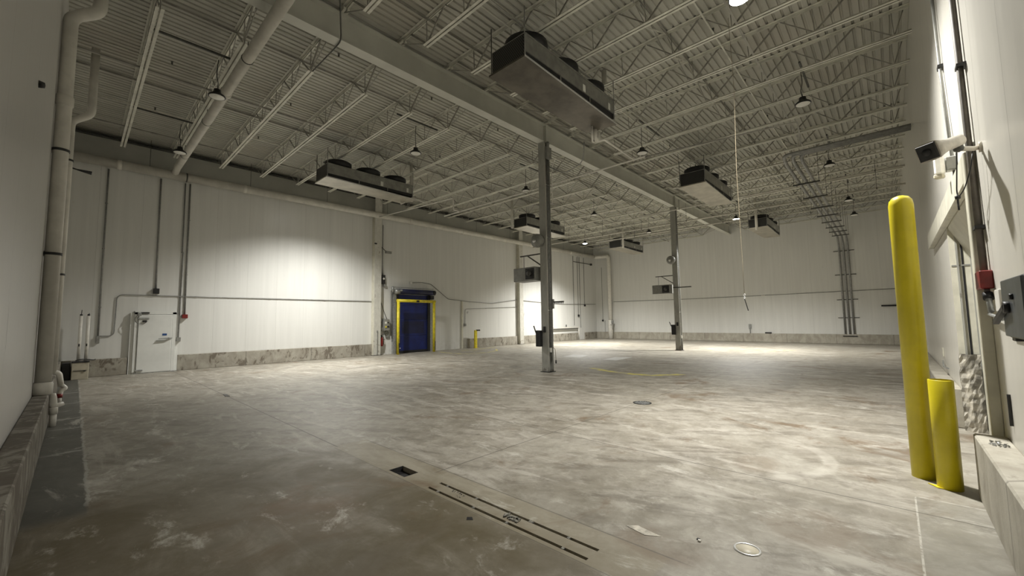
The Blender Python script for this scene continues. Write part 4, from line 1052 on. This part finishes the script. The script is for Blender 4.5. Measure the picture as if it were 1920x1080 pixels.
part('shell', oriented(m, CAMC, CF), 'camera', t)
part('front_glass', oriented(MB().bbox(.168, .180, -.072, .072, -.068, .068, .004), CAMC, CF), 'dark', t)
part('lens', oriented(MB().lathe([(.03, .17), (.03, .188), (.0, .188)], (0, 0, 0), 16, 'x'), CAMC, CF), 'black', t)
part('ball_joint', MB().lathe([(0, -.035), (.03, -.02), (.035, 0), (.03, .02), (0, .035)], (5.10, -.50, 3.02), 12), 'rod', t)
part('arm', MB().tube([(5.08, -.47, 3.06), (5.14, -.53, 3.02), (5.24, -.60, 3.03), (5.26, YR, 3.04)], .02, 10), 'camera', t)
part('mount_plate', MB().cyl((5.26, YR, 3.04), (5.26, YR + .02, 3.04), .045, 14), 'camera', t)
solo('camera_cable', MB().tube(rounded([(5.12, -.49, 3.0), (5.2, -.49, 2.9), (5.48, -.50, 2.74), (5.45, -.50, 2.66), (5.3, -.53, 2.70), (5.22, -.57, 2.85), (5.2, -.59, 3.0)], .06), .005, 6).tube(rounded([(5.46, -.50, 2.68), (5.48, -.50, 2.62), (5.45, -.50, 2.55)], .03), .007, 6)
     .lathe([(0, -.022), (.018, -.015), (.02, .01), (0, .022)], (5.46, -.50, 2.67), 8), 'cable', 'thin black cable looped under the security camera with a taped knot', 'cable')
t = thing('sensor_lamp', 'pale twin-lobed emergency light on the right wall under the security camera', 'emergency light', (7.5, -.5, 3.2))
part('lamp_head', oriented(MB().bbox(-.04, .04, -.05, .05, -.11, .11, .02), (6.75, -.50, 3.32), (.25, .9, 0)), 'pvc', t)
part('lamp_glass', oriented(MB().bbox(-.035, .05, -.04, .04, -.15, -.10, .012), (6.75, -.50, 3.32), (.25, .9, 0)), 'beige', t)
part('junction_box', MB().bbox(6.78, 6.90, YR, -.55, 3.26, 3.42, .012), 'greybox', t)

# conduits on right wall
t = thing('wall_conduit', 'thin grey conduit running up the right wall above the emergency light', 'conduit', (7.5, YR, 3.4))
part('tube', MB().cyl((6.86, YR + .03, 2.9), (6.86, YR + .03, 3.3), .012, 8).tube([(6.88, YR + .03, 3.4), (7.2, YR + .03, 4.6), (7.45, YR + .03, 7.4)], .016, 10), 'greybox', t)
part('clip', MB().box(7.17, 7.29, YR, YR + .05, 4.66, 4.70), 'dark', t)
t = thing('wall_conduit', 'thick dark conduit beside the doorway casing ending in a red box', 'conduit', (5.8, YR, 2.0))
part('tube', MB().tube([(5.50, YR + .035, 1.97), (5.60, YR + .035, 3.2), (5.86, YR + .035, 7.4)], .024, 12), 'brownpipe', t)
for z in (3.95, 2.38): part('clip', MB().box((5.53 if z < 3 else 5.62) - .05, (5.53 if z < 3 else 5.62) + .07, YR, YR + .065, z - .015, z + .015), 'dark', t)
t = thing('alarm_box', 'dark red pull box at the foot of the thick conduit on the right wall', 'alarm', (5.75, YR + .06, 1.85))
part('box', MB().bbox(5.36, 5.62, YR, YR + .08, 1.82, 1.98, .008), 'red', t)
part('knock_out', MB().cyl((5.62, YR + .05, 1.95), (5.66, YR + .05, 1.95), .018, 10), 'bright', t)
t = thing('wall_conduit', 'short conduit with black coupling leading from the red box to the slate switch', 'conduit', (5.5, YR, 1.5))
part('tube', MB().cyl((5.30, YR + .04, 1.62), (5.42, YR + .04, 1.83), .02, 10).cyl((5.42, YR + .04, 1.60), (4.85, YR + .04, 1.56), .014, 8), 'galv', t)
part('coupling', MB().cyl((5.36, YR + .04, 1.73), (5.39, YR + .04, 1.78), .034, 10), 'black', t)
part('bracket', MB().bbox(5.05, 5.25, YR, YR + .02, 1.62, 1.80, .005), 'pvc', t)

t = thing('safety_switch', 'large slate grey safety switch with lever on the right wall at the picture edge', 'switch', (4.0, YR + .1, 1.45))
part('back_plate', MB().bbox(3.9, 4.75, YR, YR + .02, 1.42, 1.84, .006), 'cream', t)
part('enclosure', MB().bbox(3.5, 4.1, YR + .02, YR + .12, 1.45, 1.82, .012), 'slate', t)
part('lid', MB().bbox(3.48, 4.05, YR + .12, YR + .135, 1.46, 1.81, .006), 'slate', t)
part('lever', MB().bar((3.85, YR + .15, 1.64), (4.22, YR + .15, 1.545), .025, .03).cyl((3.85, YR + .13, 1.64), (3.85, YR + .16, 1.64), .035, 12), 'black', t)
part('latch', MB().cyl((3.72, YR + .135, 1.70), (3.72, YR + .15, 1.70), .018, 10), 'black', t)
part('foot', MB().bbox(3.95, 4.05, YR + .04, YR + .11, 1.43, 1.455, .004).bbox(3.55, 3.68, YR + .04, YR + .11, 1.43, 1.455, .004), 'dark', t)
solo('wall_scrap', MB().box(5.18, 5.19, YR, YR + .02, .70, .95), 'dark', 'short dark vertical strip at the foot of the right wall above the kerb', 'strip')

t = thing('wall_hook', 'small pale bracket low on the right wall beyond the doorway', 'hook', (11.2, YR, .72))
part('plate', MB().bbox(11.1, 11.22, YR, YR + .02, .82, .98, .004), 'cream', t)
part('hook', MB().bar((10.4, YR + .06, .70), (11.2, YR + .02, .74), .02, .02).bar((10.4, YR + .06, .70), (10.4, YR, .66), .02, .02), 'galv', t)
# debris on right kerb
random.seed(5); m = MB()
for i in range(26):
    a = random.random() * 6.3; rr = random.random() * .09
    x, y = 5.12 + rr * math.cos(a) * 1.3, -.555 + rr * math.sin(a) * .55
    m.add([(x, y, KT + .001), (x + random.uniform(-.03, .03), y + random.uniform(.004, .02), KT + .004 + random.random() * .02),
           (x + random.uniform(-.03, .03), y - random.uniform(.004, .02), KT + .003 + random.random() * .015), (x + .012, y + .01, KT + .006)], [(0, 1, 2), (0, 2, 3), (1, 3, 2), (0, 3, 1)])
solo('leaf_litter', m, 'sheet', 'small heap of grey scraps on top of the right kerb', 'debris', kind='stuff')

# ------------------------------------------------------------------ floor marks and lids
def flat(name, pts, mat, lab, cat, h=.0025, group=None):
    return solo(name, MB().prism(pts, 'z', .0004, h), mat, lab, cat, group)
def strip(pts, w):
    L, R2 = [], []
    for i, p in enumerate(pts):
        a = Vector(pts[max(i - 1, 0)]); b = Vector(pts[min(i + 1, len(pts) - 1)]); t_ = (b - a).normalized(); n2 = Vector((-t_.y, t_.x))
        L.append(tuple(Vector(p) + n2 * w / 2)); R2.append(tuple(Vector(p) - n2 * w / 2))
    m = MB(); n = len(pts)
    vs = [(q[0], q[1], .0025) for q in L + R2] + [(q[0], q[1], .0003) for q in L + R2]
    m.add(vs, [(i, i + n, i + 1 + n, i + 1) for i in range(n - 1)] + [(i + 2 * n, i + 1 + 2 * n, i + 1 + 3 * n, i + 3 * n) for i in range(n - 1)])
    return m
c_, r_ = (13.0, 5.6), 1.95
solo('painted_arc', strip([(11.75, 7.4), (11.6, 7.1), (11.42, 6.8), (11.22, 6.2), (11.12, 5.6), (11.22, 5.1), (11.6, 4.7), (11.95, 4.5)], .24), 'floorpaint', 'worn yellow painted arc on the floor between the two steel columns', 'floor marking')
solo('painted_arc', strip([(13.2, 17.6), (13.0, 16.6), (13.0, 15.6), (13.5, 15.2), (14.5, 15.2), (15.5, 15.6), (16.4, 16.6)], .12), 'floorpaint', 'faint yellow painted line on the floor right of the blue door', 'floor marking')
solo('painted_arc', strip([(14.4, 17.3), (15.2, 17.1), (16.2, 17.4), (17.6, 17.8)], .12), 'floorpaint', 'short faint yellow line on the floor at the foot of the slim yellow post', 'floor marking')
for i in range(3):
    y = 6.3 - i * 1.1
    solo('painted_stripe', strip([(21.5 + .3 * i, y + .5), (22.9 + .3 * i, y - .6)], .10), 'floorpaint', ['left', 'middle', 'right'][i] + ' one of three faint yellow stripes on the bright floor right of the far column', 'floor marking', 'faint stripes by the far column')
flat('floor_patch', [(14.5, 10.6), (15.7, 10.85), (15.8, 10.1), (14.6, 9.7)], 'patch', 'left pale rectangular patch on the floor right of the near column', 'floor patch', group='pale floor patches')
flat('floor_patch', [(14.4, 8.6), (15.55, 8.65), (15.95, 8.05), (14.35, 7.95)], 'patch', 'right pale rectangular patch on the floor between the two columns', 'floor patch', group='pale floor patches')
t = thing('cleanout_cover', 'shallow round metal cover in the floor at the lower right', 'floor cover', (3.25, .84, 0))
part('rim', MB().lathe([(.085, .0), (.085, .006), (.075, .008), (.07, .004), (.07, 0)], (3.25, .84, 0), 28, 'z', False), 'bright', t)
part('disc', MB().lathe([(.0, .002), (.072, .002), (.072, .0006)], (3.25, .84, 0), 28), 'beige', t)
t = thing('floor_drain', 'round dark metal drain grate with debris in the middle of the floor', 'floor drain', (7.46, 3.6, 0))
part('frame', MB().lathe([(.17, .0), (.17, .006), (.14, .008), (.14, 0)], (7.46, 3.6, 0), 24, 'z', False), 'dark', t)
m = MB()
for i in range(7): 
    yy = -.12 + i * .04; hw = math.sqrt(max(.14 ** 2 - yy ** 2, 0)); m.box(7.46 - hw, 7.46 + hw, 3.6 + yy - .009, 3.6 + yy + .009, .0005, .007)
part('grate', m, 'galv', t)
part('recess', MB().lathe([(.0, .0012), (.14, .0012), (.14, .0003)], (7.46, 3.6, 0), 24), 'black', t)
for x, y, l in ((2.30, 10.9, 'dark scrap on the floor joint at the left'), (3.10, 1.16, 'small white and black chip on the floor at the bottom right')):
    pass
t = thing('floor_chip', 'small white and black chip on the floor beside the round metal cover', 'debris', (3.15, 1.12, 0))
part('chip', MB().bbox(3.13, 3.15, 1.11, 1.13, 0, .012, .002), 'pvc', t)
part('chip', MB().bbox(3.15, 3.172, 1.125, 1.145, 0, .008, .002), 'black', t)
solo('floor_scrap', MB().prism([(2.36, 10.95), (2.44, 10.9), (2.46, 11.25), (2.40, 11.35)], 'z', 0, .006), 'dark', 'dark elongated scrap on the floor joint at the left', 'debris')
solo('floor_scrap', MB().prism([(3.0, 1.62), (3.06, 1.55), (3.02, 1.35), (2.96, 1.45)], 'z', .0, .003), 'foil', 'pale splinter of concrete right of the slot drain end', 'debris')

# ------------------------------------------------------------------ camera
cam = bpy.data.cameras.new('camera'); co = bpy.data.objects.new('camera', cam); COL.objects.link(co)
F, YA, PT, RO = 763.4683, .7504, .0795, -.0133
cy, sy, cp, sp = math.cos(YA), math.sin(YA), math.cos(PT), math.sin(PT)
f = Vector((cy * cp, sy * cp, sp)); r0 = Vector((sy, -cy, 0)); u0 = r0.cross(f)
rr = r0 * math.cos(RO) + u0 * math.sin(RO); uu = u0 * math.cos(RO) - r0 * math.sin(RO)
mt = Matrix((rr, uu, -f)).transposed().to_4x4(); mt.translation = Vector((0, 0, 1.6))
co.matrix_world = mt
cam.sensor_fit = 'HORIZONTAL'; cam.sensor_width = 36; cam.lens = F * 36 / 1920; cam.clip_start = .02; cam.clip_end = 200
scene.camera = co

w = bpy.data.worlds.new('world'); scene.world = w; w.use_nodes = True
w.node_tree.nodes['Background'].inputs[0].default_value = (.01, .01, .01, 1)
scene.view_settings.view_transform = 'Standard'; scene.view_settings.look = 'None'
scene.view_settings.gamma = 1; scene.view_settings.use_curve_mapping = False
scene.view_settings.exposure = .14
scene.cycles.max_bounces = 6; scene.cycles.diffuse_bounces = 4; scene.cycles.glossy_bounces = 3
scene.cycles.use_denoising = True
scene.cycles.use_adaptive_sampling = True; scene.cycles.adaptive_threshold = .03
